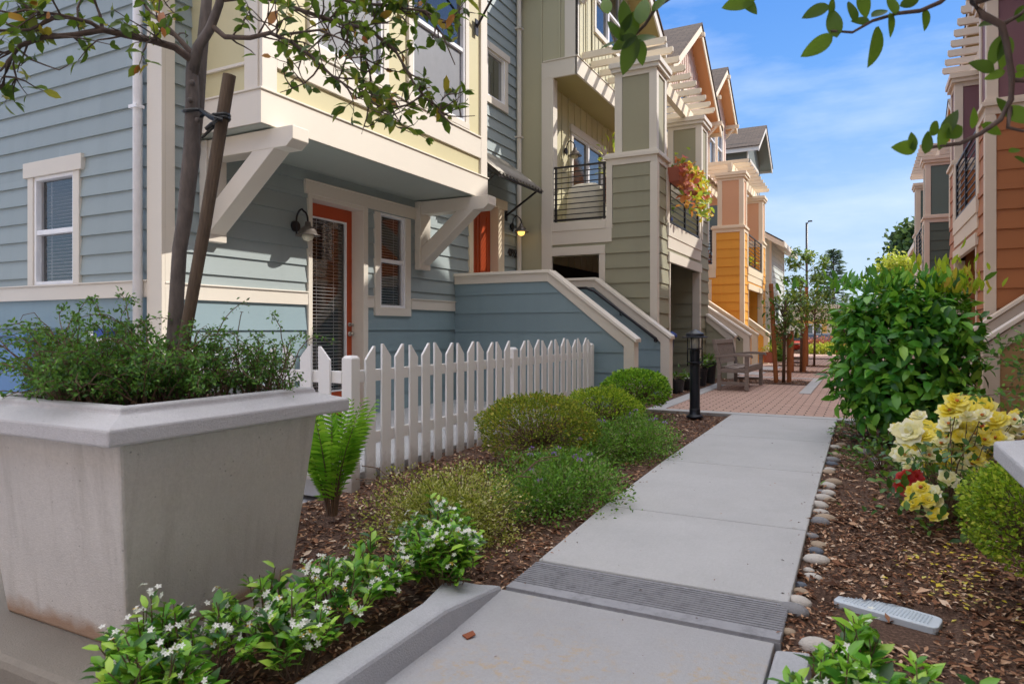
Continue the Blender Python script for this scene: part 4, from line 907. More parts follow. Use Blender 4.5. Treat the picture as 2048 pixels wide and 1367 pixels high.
# ------------------------------------------------------------------ bench (built at origin: seat faces +x, length along y)
def bench(label, L=1.5):
    B = thing('garden_bench', label, 'bench', (0, 0, 0), 'weathered garden benches'); w = M['teak']
    for y in (0, L):
        s = 1 if y == 0 else -1; ya, yb = (y, y+s*.06)
        MB().box(.44, ya, 0, .505, yb, .6).build('leg', w, B, .005)
        q = MB(); q.prism([(-.03, ya, 0), (.035, ya, 0), (.035, ya, .44), (-.06, ya, .9), (-.125, ya, .9), (-.03, ya, .44)], (0, s*.06, 0)); q.build('leg', w, B, .006)
        a = MB(); pr = []
        for k in range(9): f = k/8; pr.append((-.06+.62*f, .6+.035*math.sin(f*math.pi*.9)+.02*f))
        a.prism([(px, y-s*.012, z) for px, z in pr]+[(.575, y-s*.012, .58), (.55, y-s*.012, .565)]+[(px, y-s*.012, z-.045) for px, z in reversed(pr)], (0, s*.085, 0)); a.build('armrest', w, B, .006)
        MB().box(.03, ya+s*.012, .1, .45, yb-s*.012, .15).build('stretcher', w, B, .003)
        MB().box(.03, ya+s*.01, .31, .45, yb-s*.01, .385).build('side_rail', w, B, .003)
    q = MB(); q.box(.455, .06, .32, .495, L-.06, .4); q.box(0, .06, .33, .03, L-.06, .4); q.build('seat_rail', w, B, .004)
    for k in range(6):
        x = .03+.078*k; z = .395-.028*math.sin(k/5*math.pi)+.01*(k/5); MB().box(x, .02 if k else .07, z, x+.066, L-.02 if k else L-.07, z+.022).build('seat_slat', w, B, .004)
    bk = MB(); ax = lambda z: -.03-(z-.44)*.13-.01
    for za, zb in ((.46, .52), (.82, .895)): bk.prism([(ax(za)+.045, .06, za), (ax(zb)+.045, .06, zb), (ax(zb), .06, zb), (ax(za), .06, za)], (0, L-.12, 0))
    n = 13
    for k in range(n):
        y = .075+(L-.15-.09)*k/(n-1); bk.prism([(ax(.52)+.033, y, .5), (ax(.82)+.033, y, .84), (ax(.82)+.012, y, .84), (ax(.52)+.012, y, .5)], (0, .085, 0))
    bk.build('backrest', w, B, .003)
    return B
BN = bench('weathered grey slatted garden bench on the brick court')
b2 = dup(BN, (-2.15, 23.2, 0), 0, 'far garden bench covered in red cushions beyond the staked trees')
BN.location = (-2.3, 12.48, 0)
BN.rotation_euler = (0, 0, math.radians(-2)); WL[BN.name] = V3((-2.3, 12.48, 0))
M['red_cloth'] = plain('red_cloth', '#b5402c', .8)
for (y, z, s, lab) in ((23.5, .5, 1, 'nearer red cushion on the far garden bench'), (24.2, .5, 1.1, 'farther red cushion on the far garden bench')):
    c = MB(); c.ball((-1.95, y, z+.06), .2*s, .27*s, .14*s, 12, 8, .04); tag(c.build('cushion', M['red_cloth'], smooth=True), lab, 'cushion', 'red cushions on the far bench')
# ------------------------------------------------------------------ pots, bin, balcony things
def pot(x, y, r, h, m, label, z=0, leafm=None, n=60, L=.12, cat='potted plant', sprd=1.3, up=.7, grp='pots along the house fronts', rim=True):
    P = thing('potted_plant', label, cat, (x, y, z), grp)
    pr = [(r*.78, 0), (r, h*.86), (r*1.06, h*.87), (r*1.06, h), (r*.92, h), (r*.9, h*.9), (.01, h*.88)]
    MB().lathe(pr, (x, y, z), 18).build('pot', m, P, smooth=False)
    if leafm:
        c = np.array([x, y, z+h]); d = rdir(n); d[:, 2] = np.abs(d[:, 2])*.9+.1; d = nrm(d); k = rng.uniform(.2, 1, (n, 1))
        ps = c+d*k*r*sprd*np.array([1, 1, up*1.6]); leaves('foliage', leafm, P, ps, d+rdir(n)*.5, np.array([0, 0, 1.])+rdir(n)*.5, rng.uniform(.6, 1.1, n)*L, wr=.5)
        st = MB()
        for i in range(0, n, 6): st.tube([(x, y, z+h*.88), tuple((c+ps[i])/2), tuple(ps[i])], .005, 4)
        st.build('stem', M['twig_far'], P)
    return P
M['lf_green'] = leafmat('mid_green_leaves', [(0, '#2c4a1e'), (.5, '#4a7429'), (1, '#7ba03f')])
M['lf_fall'] = leafmat('autumn_leaves', [(0, '#c8403a'), (.2, '#dd7a4a'), (.32, '#e0c440'), (.6, '#b4c444'), (1, '#7e9e3a')], .5, .35)
M['lf_fallred'] = leafmat('red_leaves', [(0, '#a03028'), (.4, '#cc5048'), (.7, '#d9804a'), (.85, '#9aa040'), (1, '#6f8a38')], .5, .35)
M['lf_yel'] = leafmat('yellow_green_leaves', [(0, '#8aa52a'), (.5, '#c3c43a'), (1, '#e2da5a')], .5, .4)
pot(-2.82, 10.05+1.45, .14, .24, M['pot_black'], 'squat black pot nearest the stairs with low leafy plant', leafm=M['lf_green'], n=40, L=.11)
pot(-2.74, 12.15, .13, .2, M['pot_black'], 'small black pot just behind the bollard light', leafm=M['lf_green'], n=30, L=.1)
pot(-2.8, 13.2, .16, .34, M['pot_black'], 'tall black pot with dark foliage beside the bench back', leafm=M['lf_green'], n=55, L=.13)
pot(-2.75, 13.9, .14, .42, M['pot_black'], 'tallest black pot hidden partly by the bench', leafm=M['lf_green'], n=40, L=.12)
pot(-2.85, 12.7, .1, .18, M['white_paint'], 'small white pot in the dark porch opening', leafm=M['lf_green'], n=16, L=.09)
pot(-2.5, 21.3, .17, .3, M['terra'], 'terracotta pot with yellow green foliage before the yellow stairs', z=.1, leafm=M['lf_yel'], n=60, L=.14)
# blue wheeled bin in the porch
W = thing('wheelie_bin', 'dark blue wheeled bin with bright blue lid inside the olive porch', 'bin', (-3.55, 12.9, 0.02))
q = MB(); q.hexa([(-3.75, 12.72, .1), (-3.33, 12.72, .1), (-3.33, 13.12, .1), (-3.75, 13.12, .1)], [(-3.82, 12.65, .92), (-3.26, 12.65, .92), (-3.26, 13.2, .92), (-3.82, 13.2, .92)]); q.build('bin_body', plain('navy_plastic', '#16204a', .45), W, .02)
q = MB(); q.box(-3.86, 12.61, .92, -3.22, 13.24, .99); q.hexa([(-3.84, 12.63, .99), (-3.24, 12.63, .99), (-3.24, 13.22, .99), (-3.84, 13.22, .99)], [(-3.76, 12.72, 1.04), (-3.3, 12.72, 1.04), (-3.3, 13.13, 1.04), (-3.76, 13.13, 1.04)]); q.build('lid', M['blue_plastic'], W, .015)
for yy in (12.7, 13.14): q = MB(); q.tube([(-3.76, yy-.03, .12), (-3.76, yy+.03, .12)], .1, 16); q.build('wheel', M['pot_black'], W, smooth=False)
# covered barbecue on the olive balcony
W = thing('covered_grill', 'pale fabric covered grill behind the olive balcony railing', 'grill', (-4.55, 11.9, 2.8)); M['cover'] = plain('canvas_cover', '#d8d2c2', .8)
q = MB(); n = 28; rings = [(0, .36, .26), (.3, .36, .25), (.6, .34, .24), (.82, .33, .24), (.9, .3, .21), (.95, .2, .14), (.96, .01, .01)]
for z, a, e in rings:
    for k in range(n):
        t = 2*math.pi*k/n; f = 1+.045*math.sin(t*7+z*3)*(1-z*.5); cx = math.copysign(abs(math.cos(t))**.55, math.cos(t)); cy = math.copysign(abs(math.sin(t))**.55, math.sin(t)); q.v.append((-4.6+cx*a*f, 11.95+cy*e*f, 2.82+z))
for i in range(len(rings)-1):
    for k in range(n): a = i*n+k; b = i*n+(k+1) % n; q.f.append((a, b, b+n, a+n))
q.build('cover', M['cover'], W, smooth=True)
W = thing('storage_box', 'pale slatted storage box standing behind the covered grill', 'box', (-4.8, 12.6, 2.8)); q = MB(); q.box(-5.05, 12.4, 2.8, -4.6, 12.85, 3.75); q.build('carcass', M['cover'], W, .01); q = MB(); q.box(-5.08, 12.36, 3.75, -4.56, 12.9, 3.8); q.build('lid', M['iron'], W, .008)
# terracotta flower boxes on the front rail of the olive balcony
def rail_box(y, label, lm, g='flower boxes on the olive balcony rail', x=-3.0, z=3.7, trail=120):
    P = thing('flower_box', label, 'flower box', (x, y, z), g)
    MB().hexa([(x-.09, y-.27, z), (x+.09, y-.27, z), (x+.09, y+.27, z), (x-.09, y+.27, z)], [(x-.13, y-.33, z+.25), (x+.13, y-.33, z+.25), (x+.13, y+.33, z+.25), (x-.13, y+.33, z+.25)]).build('trough', M['terra'], P, .012)
    n = trail; ps = np.stack([rng.normal(x+.03, .09, n), rng.uniform(y-.36, y+.36, n), z+.25+np.abs(rng.normal(0, .11, n))], 1)
    k = rng.random(n) < .5; ps[k, 0] = x+.13+np.abs(rng.normal(0, .05, k.sum())); ps[k, 2] = z+rng.uniform(-.45, .25, k.sum())
    leaves('foliage', lm, P, ps, rdir(n)+np.array([.5, 0, .1]), rdir(n)*.6+np.array([.6, 0, .6]), rng.uniform(.09, .17, n), wr=.75)
rail_box(12.35, 'nearest terracotta flower box on the olive balcony rail, red foliage above', M['lf_fallred'], trail=110); rail_box(13.1, 'middle terracotta flower box on the olive balcony rail, yellow and orange vine trailing', M['lf_fall']); rail_box(13.9, 'farthest terracotta flower box on the olive balcony rail, lime vine trailing', M['lf_fall'], trail=150)
pot(-3.5, 12.95, .24, .4, M['blue_plastic'], 'glossy blue pot glimpsed behind the front balcony bars', z=2.8, leafm=M['lf_green'], n=50, L=.16, grp='pots on the balconies')
pot(-3.75, 12.3, .14, .3, M['terra'], 'pot with broad yellow green leaves at the balcony corner pier', z=3.75, leafm=M['lf_yel'], n=30, L=.2, grp='pots on the balconies')
pot(-4.25, 12.35, .14, .5, M['terra'], 'pot with feathery lime plant beside the near balcony rail', z=3.45, leafm=M['lf_yel'], n=60, L=.13, grp='pots on the balconies', sprd=2, up=2)
pot(-4.3, 21.05, .16, .35, M['terra'], 'red leaved pot on the near side of the yellow balcony', z=2.8, leafm=M['lf_fallred'], n=60, L=.17, grp='pots on the balconies')
pot(-3.35, 23.3, .16, .35, M['terra'], 'green pot plant behind the front bars of the yellow balcony', z=2.8, leafm=M['lf_yel'], n=70, L=.18, grp='pots on the balconies')
# blue utility cabinet and meter beside the left house
W = thing('utility_cabinet', 'low blue metal utility cabinet against the left wall behind the planter', 'cabinet', (-7.9, 3.9, -.1)); M['cab'] = plain('blue_cabinet', '#5d86b8', .45)
q = MB(); q.box(-8.7, 3.75, -.15, -7.3, 4.05, 1.0); q.box(-8.74, 3.72, 1.0, -7.26, 4.06, 1.04); q.build('carcass', M['cab'], W, .008); q = MB(); q.box(-8.28, 3.74, .6, -7.95, 3.75, .92); q.build('notice', M['vinyl'], W)
W = thing('hose_bib_box', 'small blue capped box fixed to the left wall near the downspout', 'box', (-6.6, 4.05, 1.0)); q = MB(); q.box(-6.68, 3.99, .9, -6.4, 4.08, 1.06); q.build('carcass', M['vinyl'], W, .006); q = MB(); q.box(-6.58, 3.975, 1.0, -6.36, 4.06, 1.09); q.build('lid', M['blue_plastic'], W, .006)
# ------------------------------------------------------------------ river stones along the path
def upx(px, py, z):
    r = (px-1024)/1365; t = (658-py)/1365; A = math.radians(27.3); dx = r*math.cos(A)-math.sin(A); dy = r*math.sin(A)+math.cos(A); d = (z-1.08)/t; return dx*d, dy*d, d
stone_m = [concrete('pale_stone', '#c4beb8', .25, .6), concrete('grey_stone', '#87878b', .3, .6), concrete('tan_stone', '#ab9884', .3, .6), concrete('blue_stone', '#69717f', .3, .6)]
names = ['pale river stone', 'mid grey river stone', 'tan river stone', 'blue grey river stone']
ST = [(1635, 1283, 72, 0), (1577, 1250, 30, 2), (1588, 1215, 62, 1), (1597, 1196, 52, 0), (1600, 1178, 36, 2), (1600, 1162, 28, 3), (1626, 1147, 38, 0), (1618, 1132, 24, 0), (1633, 1116, 52, 0), (1632, 1096, 32, 3), (1638, 1080, 38, 2), (1624, 1065, 28, 1), (1640, 1038, 40, 1), (1651, 1030, 44, 2), (1640, 1019, 36, 0), (1638, 1006, 40, 0), (1658, 994, 28, 2), (1645, 990, 38, 0), (1657, 981, 28, 0), (1643, 977, 24, 1), (1655, 968, 36, 0), (1667, 961, 34, 2), (1657, 941, 26, 2), (1659, 934, 24, 0), (1663, 922, 26, 3), (1664, 915, 32, 1), (1672, 905, 26, 2), (1670, 890, 24, 0), (1683, 884, 22, 2), (1731, 899, 28, 1), (1748, 915, 28, 1), (1757, 928, 34, 0), (1729, 882, 20, 2), (1733, 874, 18, 0), (1760, 844, 24, 1), (1778, 845, 22, 0), (1752, 889, 26, 2)]
for i, (px, py, wpx, mi) in enumerate(ST):
    x, y, d = upx(px, py+4, -.08); x, y, d = upx(px, py+4, zmul(x, y)+.01); x, y, d = upx(px, py+4, zmul(x, y)+.01); r = max(.02, wpx*d/1365/2); q = MB(); z = zmul(x, y)
    q.ball((0, 0, 0), r, r*random.uniform(.6, .8), r*random.uniform(.42, .55), 14, 9, .025, random.uniform(-.5, .3)); o = q.build('river_stone', stone_m[mi], smooth=True); o.location = (x, y, z+r*random.uniform(.02, .16))
    near = 'beside the concrete path' if px < 1700 else 'lying apart in the mulch'
    pos = 'nearest the kerb' if py > 1240 else ('near the grooved strip' if py > 1140 else ('along the middle of the path' if py > 960 else 'towards the brick court'))
    sz = 'large' if r > .055 else ('medium' if r > .04 else 'small')
    tag(o, f'{sz} {names[mi]} {near} {pos}', 'stone', 'river stones edging the path')
# utility box lid in the mulch
W = thing('valve_box_lid', 'pale plastic valve box lid set in mulch with rows of raised dots', 'utility lid', (.09, 3.23, -.06)); M['lidp'] = plain('weathered_plastic', '#c0cad4', .5)
c = [upx(*p, -.142)[:2] for p in ((1663, 1200), (1693, 1181), (1888, 1236), (1876, 1258))]
pts = []
for i in range(4):
    p0, p1, p2 = V3(c[i-1]+(0,)), V3(c[i]+(0,)), V3(c[(i+1) % 4]+(0,)); a = p1+(p0-p1).normalized()*.035; b = p1+(p2-p1).normalized()*.035
    for k in range(5): t = k/4; pts.append(((1-t)**2*a+2*t*(1-t)*p1+t*t*b))
q = MB(); q.prism([(p.x, p.y, -.19) for p in pts], (0, 0, .05)); q.build('plate', M['lidp'], W, .004)
q = MB(); u0, u1, v1, v0 = V3(c[0]+(0,)), V3(c[1]+(0,)), V3(c[2]+(0,)), V3(c[3]+(0,))
for i in range(24):
    for j in range(7):
        a, b = .1+.8*i/23, .2+.6*j/6; p = u0*(1-a)*(1-b)+v0*a*(1-b)+u1*(1-a)*b+v1*a*b; q.box(p.x-.0035, p.y-.0035, -.142, p.x+.0035, p.y+.0035, -.1365)
o = q.build('tread_pattern', M['lidp'], W)
q = MB(); q.prism([(-1.42, 2.32, -.137), (-1.395, 2.36, -.13), (-1.37, 2.34, -.132), (-1.385, 2.3, -.137)], (.0, .0, .004)); tag(q.build('fallen_leaf', plain('dry_leaf', '#8a4a2c', .7)), 'single dry brown leaf lying on the apron beside the kerb', 'leaf')
# ------------------------------------------------------------------ far things
FB = thing('low_building', 'low cream building with a dark window closing the end of the court', 'building', (0, 47, -.3)); M['cream_w'] = paint('cream_stucco', '#d9cbb4', .7); M['gold_w'] = paint('gold_stucco', '#e0b060', .7)
Wf = ('y', 46, -1); b = MB(); flatwall(b, Wf, -9, 12, -.3, 2.3, [(-3.2, -2.35, .78, 1.38)]); b.box(-9, 46.02, 2.3, 12, 54, 2.4); b.quad((-9, 46, -.3), (-9, 54, -.3), (-9, 54, 2.4), (-9, 46, 2.4)); b.build('wall', M['cream_w'], FB)
b = MB(); wbox(b, Wf, -9.2, 12.2, 2.3, 2.6, -.3, .3); wbox(b, Wf, -9.1, 12.1, 2.15, 2.3, 0, .05); b.build('roof_fascia', M['cream_w'], FB)
b = MB(); wbox(b, Wf, -9, 12, 1.44, 1.66, 0, .04); wbox(b, Wf, -2.3, -2.05, .7, 1.44, 0, .04); b.build('gold_band', M['gold_w'], FB)
window(FB, Wf, -3.2, -2.35, .78, 1.38, trim=.05, head=0, mull=[-2.8])
C = thing('parked_car', 'dark car with blue upper edge glimpsed beneath the far building window', 'car', (-2.3, 42, -.1)); q = MB(); q.hexa([(-4.2, 41.2, .0), (-.1, 41.2, .0), (-.1, 42.8, 0), (-4.2, 42.8, 0)], [(-4.15, 41.2, .45), (-.15, 41.2, .42), (-.15, 42.8, .42), (-4.15, 42.8, .45)]); q.build('body', plain('maroon_car_paint', '#5a2028', .25), C, .12)
q = MB(); q.hexa([(-3.7, 41.3, .45), (-.8, 41.3, .42), (-.8, 42.7, .42), (-3.7, 42.7, .45)], [(-3.1, 41.45, .85), (-1.4, 41.45, .85), (-1.4, 42.55, .85), (-3.1, 42.55, .85)]); q.build('cabin', M['glass'], C, .08)
for xx in (-3.45, -.95): q = MB(); q.tube([(xx, 41.15, .12), (xx, 41.35, .12)], .27, 18); q.build('wheel', M['pot_black'], C)
LP = thing('street_lamp', 'tall slender dark lamp post rising above the far roofs', 'street lamp', (-4.0, 58, 0)); q = MB(); q.tube([(-4.0, 58, -.3), (-4.0, 58, 9.4)], [.1, .085], 10); q.build('pole', M['iron'], LP, smooth=True); q = MB(); q.tube([(-4.0, 58, 9.35), (-3.8, 58, 9.5)], .03, 6); q.build('arm', M['iron'], LP); q = MB(); q.box(-3.9, 57.9, 9.45, -3.6, 58.1, 9.55); q.build('lamp_head', M['iron'], LP, .02)
# ------------------------------------------------------------------ plants
_A = math.radians(27.3); _S, _C = math.sin(_A), math.cos(_A)
def pd(px, py, d):
    u = (px-1024)/1365*d; return V3((u*_C-d*_S, u*_S+d*_C, 1.08+(658-py)/1365*d))
def arr(p): return np.array([tuple(q) for q in p])
UP = np.array([0, 0, 1.])
def stems_of(c, ps, k, r=.004, mb=None, base=None):
    mb = mb or MB(); base = base if base is not None else c
    for i in rng.choice(len(ps), min(k, len(ps)), False):
        p = V3(ps[i]); b = V3(base); m = (p+b)/2+V3(tuple(rng.normal(0, .02, 3))); mb.tube([b, m, p], [r*1.6, r, r*.5], 4, False)
    return mb
def dome_pts(c, rx, ry, rz, n, seed, a=.12, shell=.3, lo=-.35, flat=1.0):
    d = rdir(n*2); d = d[d[:, 2] > lo][:n]; k = lump(d, 2.4, a, seed)[:, None]
    r = 1-rng.random((len(d), 1))**1.6*shell
    p = d*k*r; p[:, 2] = np.sign(p[:, 2])*np.abs(p[:, 2])**flat
    return np.array(c)+p*np.array([rx, ry, rz]), d
def ball_shrub(x, y, rx, rz, cz, n, m, label, L=.022, seed=1, grp='clipped dome shrubs', shell=.24, ry=None, flat=.85, a=.15, core='#2b2a16'):
    z0 = zmul(x, y); S = thing('clipped_shrub', label, 'shrub', (x, y, z0), grp); ry = ry or rx
    p, d = dome_pts((x, y, z0+cz), rx, ry, rz, n, seed, a, shell, -.75, flat); kp = (d[:, 2] > -.05) | (rng.random(len(d)) < .5); p, d = p[kp], d[kp]; n = len(p)
    small_leaves('foliage', m, S, p, d*.9+rdir(n)*.8+UP*.25, rdir(n), rng.uniform(.45, 1.35, n)*L, .6)
    k = rng.choice(len(p), 260, False); q = np.repeat(p[k], 9, 0)+np.repeat(d[k], 9, 0)*np.tile(np.linspace(0, .028, 9), 260)[:, None]; small_leaves('sprigs', m, S, q, np.repeat(d[k], 9, 0)+rdir(len(q))*.8, rdir(len(q)), rng.uniform(.6, 1, len(q))*L, .5)
    t = MB()
    for k in range(7): t.tube([(x+random.uniform(-.05, .05), y+random.uniform(-.05, .05), z0-.05), (x+random.uniform(-.1, .1), y+random.uniform(-.1, .1), z0+cz*.6), (x+random.uniform(-.7, .7)*rx, y+random.uniform(-.7, .7)*ry, z0+cz+rz*random.uniform(0, .5))], [.016, .012, .004], 5)
    stems_of((x, y, z0+cz*.5), p, 160, .003, t); t.build('stem', M['twig_far'], S)
    return S
M['lf_dome'] = leafmat('olive_dome_leaves', [(0, '#46581a'), (.35, '#6f8528'), (.68, '#99a636'), (.9, '#c0b84a'), (.97, '#b08a40'), (1, '#8a5a34')], .5, .3)
M['lf_dome2'] = leafmat('bright_dome_leaves', [(0, '#48661a'), (.4, '#80a52a'), (.8, '#b4c83a'), (1, '#d6d658')], .5, .32)
M['lf_dome3'] = leafmat('fresh_dome_leaves', [(0, '#3f6a20'), (.5, '#74ad2e'), (.9, '#a6d244'), (1, '#c9e060')], .5, .32)
ball_shrub(-2.44, 5.2, .49, .275, .31, 15000, M['lf_dome'], 'largest clipped dome shrub, olive and rust tinged, before the pickets', L=.023, seed=3)
ball_shrub(-2.42, 6.75, .42, .27, .25, 9000, M['lf_dome2'], 'bright green dome shrub in the middle of the three by the fence', L=.027, seed=11)
ball_shrub(-2.58, 8.45, .42, .24, .36, 9000, M['lf_dome3'], 'round bright green shrub on a short stem, farthest of the clipped shrubs by the fence', L=.032, seed=23, a=.12)
ball_shrub(.72, 3.62, .33, .26, .40, 15000, M['lf_dome2'], 'yellow green clipped shrub in front of the roses, by the pale planter', L=.021, seed=31)
def loose_shrub(x, y, rx, ry, h, n, m, name, label, cat, L, wr, seed, grp=None, spiky=0, lo=-.1, stemn=120, blobs=0):
    z0 = zmul(x, y); S = thing(name, label, cat, (x, y, z0), grp)
    if blobs:
        ps, ds = [], []
        for k in range(blobs):
            a = random.uniform(0, 6.28); q = math.sqrt(random.random())*.72; f = random.uniform(.48, .72)
            if k < 2: q, a, f = (.32*k, 1.57*k, .78)
            pp, dd = dome_pts((x+rx*q*math.cos(a), y+ry*q*math.sin(a), z0), rx*f, ry*f*random.uniform(.6, 1), h*(random.uniform(.5, 1.1) if k > 1 else .85), n//blobs, seed+k, .32, .75, lo, .8); ps.append(pp); ds.append(dd)
        p, d = np.concatenate(ps), np.concatenate(ds)
    else: p, d = dome_pts((x, y, z0+.02), rx, ry, h, n, seed, .28, .6, lo, .8)
    n = len(p)
    p[:, 2] = np.maximum(p[:, 2], z0+.005)
    small_leaves('foliage', m, S, p, d+rdir(n)*.9+UP*.2, rdir(n)+UP*.8, rng.uniform(.6, 1.25, n)*L, wr) if L < .03 else leaves('foliage', m, S, p, d+rdir(n)*.8+UP*.1, rdir(n)*.5+UP, rng.uniform(.6, 1.25, n)*L, wr=wr)
    t = stems_of(None, p, stemn, .0028, None, (x, y, z0-.01))
    for k in range(spiky):
        a = random.uniform(0, 6.28); q = V3((x+rx*.8*math.cos(a), y+ry*.8*math.sin(a), z0+h*random.uniform(.4, .9))); t.tube([q, q+V3((math.cos(a)*.1, math.sin(a)*.1, .08)), q+V3((math.cos(a)*.2, math.sin(a)*.2, .09))], .003, 4)
    t.build('stem', M['twig_far'], S)
    return S, p, d
M['lf_var'] = leafmat('variegated_leaves', [(0, '#55661f'), (.3, '#8c9436'), (.6, '#bab954'), (.85, '#d6d188'), (1, '#efe9c4')], .5, .3)
M['lf_lan'] = leafmat('lantana_leaves', [(0, '#33591f'), (.45, '#588c33'), (.8, '#84b545'), (1, '#97807a')], .55, .3)
M['purple'] = leafmat('purple_petals', [(0, '#8b52c0'), (.6, '#b27fe0'), (1, '#d0a8f0')], .5, .3)
loose_shrub(-2.12, 3.42, .5, .48, .45, 19000, M['lf_var'], 'variegated_shrub', 'loose yellow variegated shrub between the fern and the path', 'shrub', .019, .6, 41, spiky=14, lo=-.2, blobs=7, stemn=240)
def lantana(x, y, rx, ry, h, n, label, seed, fl):
    S, p, d = loose_shrub(x, y, rx, ry, h, n, M['lf_lan'], 'lantana_shrub', label, 'shrub', .026, .55, seed, 'low lantana along the path', blobs=9, stemn=200)
    top = p[np.argsort(-(p[:, 2]+rng.normal(0, .08, len(p))))][:400]
    for q in top[rng.choice(len(top), fl, False)]:
        k = 22; c = q+np.array([0, 0, .015]); dd = rdir(k); dd[:, 2] = np.abs(dd[:, 2]); small_leaves('flower_head', M['purple'], S, c+dd*.014, dd, rdir(k), np.full(k, .012), .9)
lantana(-1.88, 4.35, .44, .66, .37, 14000, 'nearer low green lantana sprawl dotted with purple flowers beside the path', 51, 13)
lantana(-1.95, 6.0, .46, 1.0, .38, 14000, 'farther low green lantana mound with few purple flowers beside the path', 61, 10)
# fern by the planter
FR = thing('fern', 'bright green sword fern between the concrete planter and the picket fence post', 'fern', (-2.98, 3.3, -.08)); M['lf_fern'] = leafmat('fern_leaves', [(0, '#3f7a1c'), (.5, '#6fb02c'), (1, '#a8d848')], .5, .4)
VP, VA, VU, VL = [], [], [], []; st = MB()
for k in range(19):
    a = k*2.4+random.uniform(-.3, .3); tilt = random.uniform(.06, .34); H = random.uniform(.58, .8); dx, dy = math.cos(a), math.sin(a); pts = []
    for i in range(25):
        f = i/24; rr = H*tilt*(f**1.5)*1.1; zz = H*(f-.32*tilt*f**2.4); pts.append(V3((-2.98+dx*(.03+rr), 3.3+dy*(.03+rr), -.09+zz)))
    st.tube(pts, [.006*(1-i/26) for i in range(25)], 5, False)
    for i in range(4, 25):
        f = i/24; t = (pts[min(i+1, 24)]-pts[i-1]).normalized(); sd_ = t.cross(V3((0, 0, 1)) if abs(t.z) < .97 else V3((1, 0, 0))).normalized(); nn = sd_.cross(t); ln = .115*math.sin(math.pi*min(1, (f-.1)*1.05))**.7+.012
        for s in (-1, 1):
            for e in (0,): VP.append(tuple(pts[i]+t*e*H/24)); VA.append(tuple(sd_*s+t*.45-nn*.1)); VU.append(tuple(nn)); VL.append(ln)
leaves('frond', M['lf_fern'], FR, np.array(VP), np.array(VA), np.array(VU), np.array(VL), wr=.2, fold=.1, curl=.3); st.build('stem', M['twig_far'], FR)
# star jasmine
M['lf_jas'] = leafmat('jasmine_leaves', [(0, '#1f4a1c'), (.25, '#2f6a22'), (.5, '#5aa02c'), (.8, '#92cc42'), (1, '#bfe25c')], .35, .35, .6)
M['jas_w'] = leafmat('white_petals', [(0, '#e8e8e6'), (1, '#fbfbf6')], .5, .25); M['jas_y'] = leafmat('faded_petals', [(0, '#d9a83a'), (1, '#e8c970')], .5, .25)
def star_flowers(S, cs, dirs, sz, nm='blossom'):
    P, A, U = [], [], []; P2, A2, U2 = [], [], []
    for c, d in zip(cs, dirs):
        for _ in range(random.randint(4, 7)):
            o = V3(c)+V3(tuple(rng.normal(0, .017, 3))); nn = (V3(d)+V3(tuple(rng.normal(0, .5, 3)))).normalized(); r = nn.orthogonal().normalized(); q = nn.cross(r); ph = random.uniform(0, 6)
            for k in range(5):
                a = ph+k*1.2566; v = r*math.cos(a)+q*math.sin(a); 
                (P2 if (_ == 0 and random.random() < .4) else P).append(tuple(o)); (A2 if len(P2) > len(A2) else A).append(tuple(v+nn*.15)); (U2 if len(P2) > len(U2) else U).append(tuple(nn))
    small_leaves(nm, M['jas_w'], S, np.array(P), np.array(A), np.array(U), sz, .55)
    if P2: small_leaves('faded_'+nm, M['jas_y'], S, np.array(P2), np.array(A2), np.array(U2), sz, .55)
def jasmine(spots, label, n, nf, h, L=.062, fz=.0135, z=-.1):
    cx = sum(s[0] for s in spots)/len(spots); cy = sum(s[1] for s in spots)/len(spots); S = thing('star_jasmine', label, 'flowering shrub', (cx, cy, z), 'white flowering star jasmine')
    P, A, L_, T, F, FD = [], [], [], MB(), [], []
    for (x, y, r) in spots:
        for k in range(n):
            a = random.uniform(0, 6.28); rr = r*math.sqrt(random.random()); b = V3((x+rr*.4*math.cos(a), y+rr*.4*math.sin(a), z)); hh = h*(1-.5*(rr/r)**2)*random.uniform(.5, 1.15)
            e = V3((x+rr*math.cos(a), y+rr*math.sin(a), z+hh)); m_ = (b+e)/2+V3((random.uniform(-.03, .03), random.uniform(-.03, .03), hh*.18)); T.tube([b, m_, e], [.0035, .0028, .0018], 4, False); dirv = (e-m_).normalized()
            for q in range(random.randint(6, 9)):
                f = random.uniform(.35, 1); p = b*(1-f)**2+m_*2*f*(1-f)+e*f*f; an = random.uniform(0, 6.28); v = V3((math.cos(an), math.sin(an), random.uniform(-.1, .6)))+dirv*.7; P.append(tuple(p)); A.append(tuple(v)); L_.append(L*random.uniform(.6, 1.2)*(.75 if f > .9 else 1))
            if random.random() < nf: F.append(tuple(e+V3((0, 0, .012)))); FD.append(tuple(dirv+V3((random.uniform(-.4, .4), -.5, .3))))
    n_ = len(P); leaves('foliage', M['lf_jas'], S, np.array(P), np.array(A), UP+rdir(n_)*.45, np.array(L_), wr=.46, fold=.3, curl=.2); T.build('stem', M['twig_far'], S)
    star_flowers(S, F, FD, fz)
jasmine([(-1.86, 1.3, .2), (-1.96, 1.55, .24), (-1.97, 1.85, .25), (-1.88, 2.12, .24), (-2.08, 1.45, .16), (-1.76, 1.75, .16), (-1.9, 2.38, .18)], 'star jasmine spilling between the planter and the kerb in the foreground', 34, .33, .27, L=.068)
jasmine([(-1.83, 2.72, .24), (-1.93, 2.95, .2), (-1.68, 2.62, .13)], 'star jasmine mound at the kerb end before the variegated shrub', 56, .22, .3, L=.066)
jasmine([(-.06, 2.12, .15), (.1, 2.1, .18), (.3, 2.02, .2), (-.02, 2.38, .1), (.42, 2.1, .14)], 'star jasmine in the right foreground below the valve box lid', 26, .16, .27, L=.075)
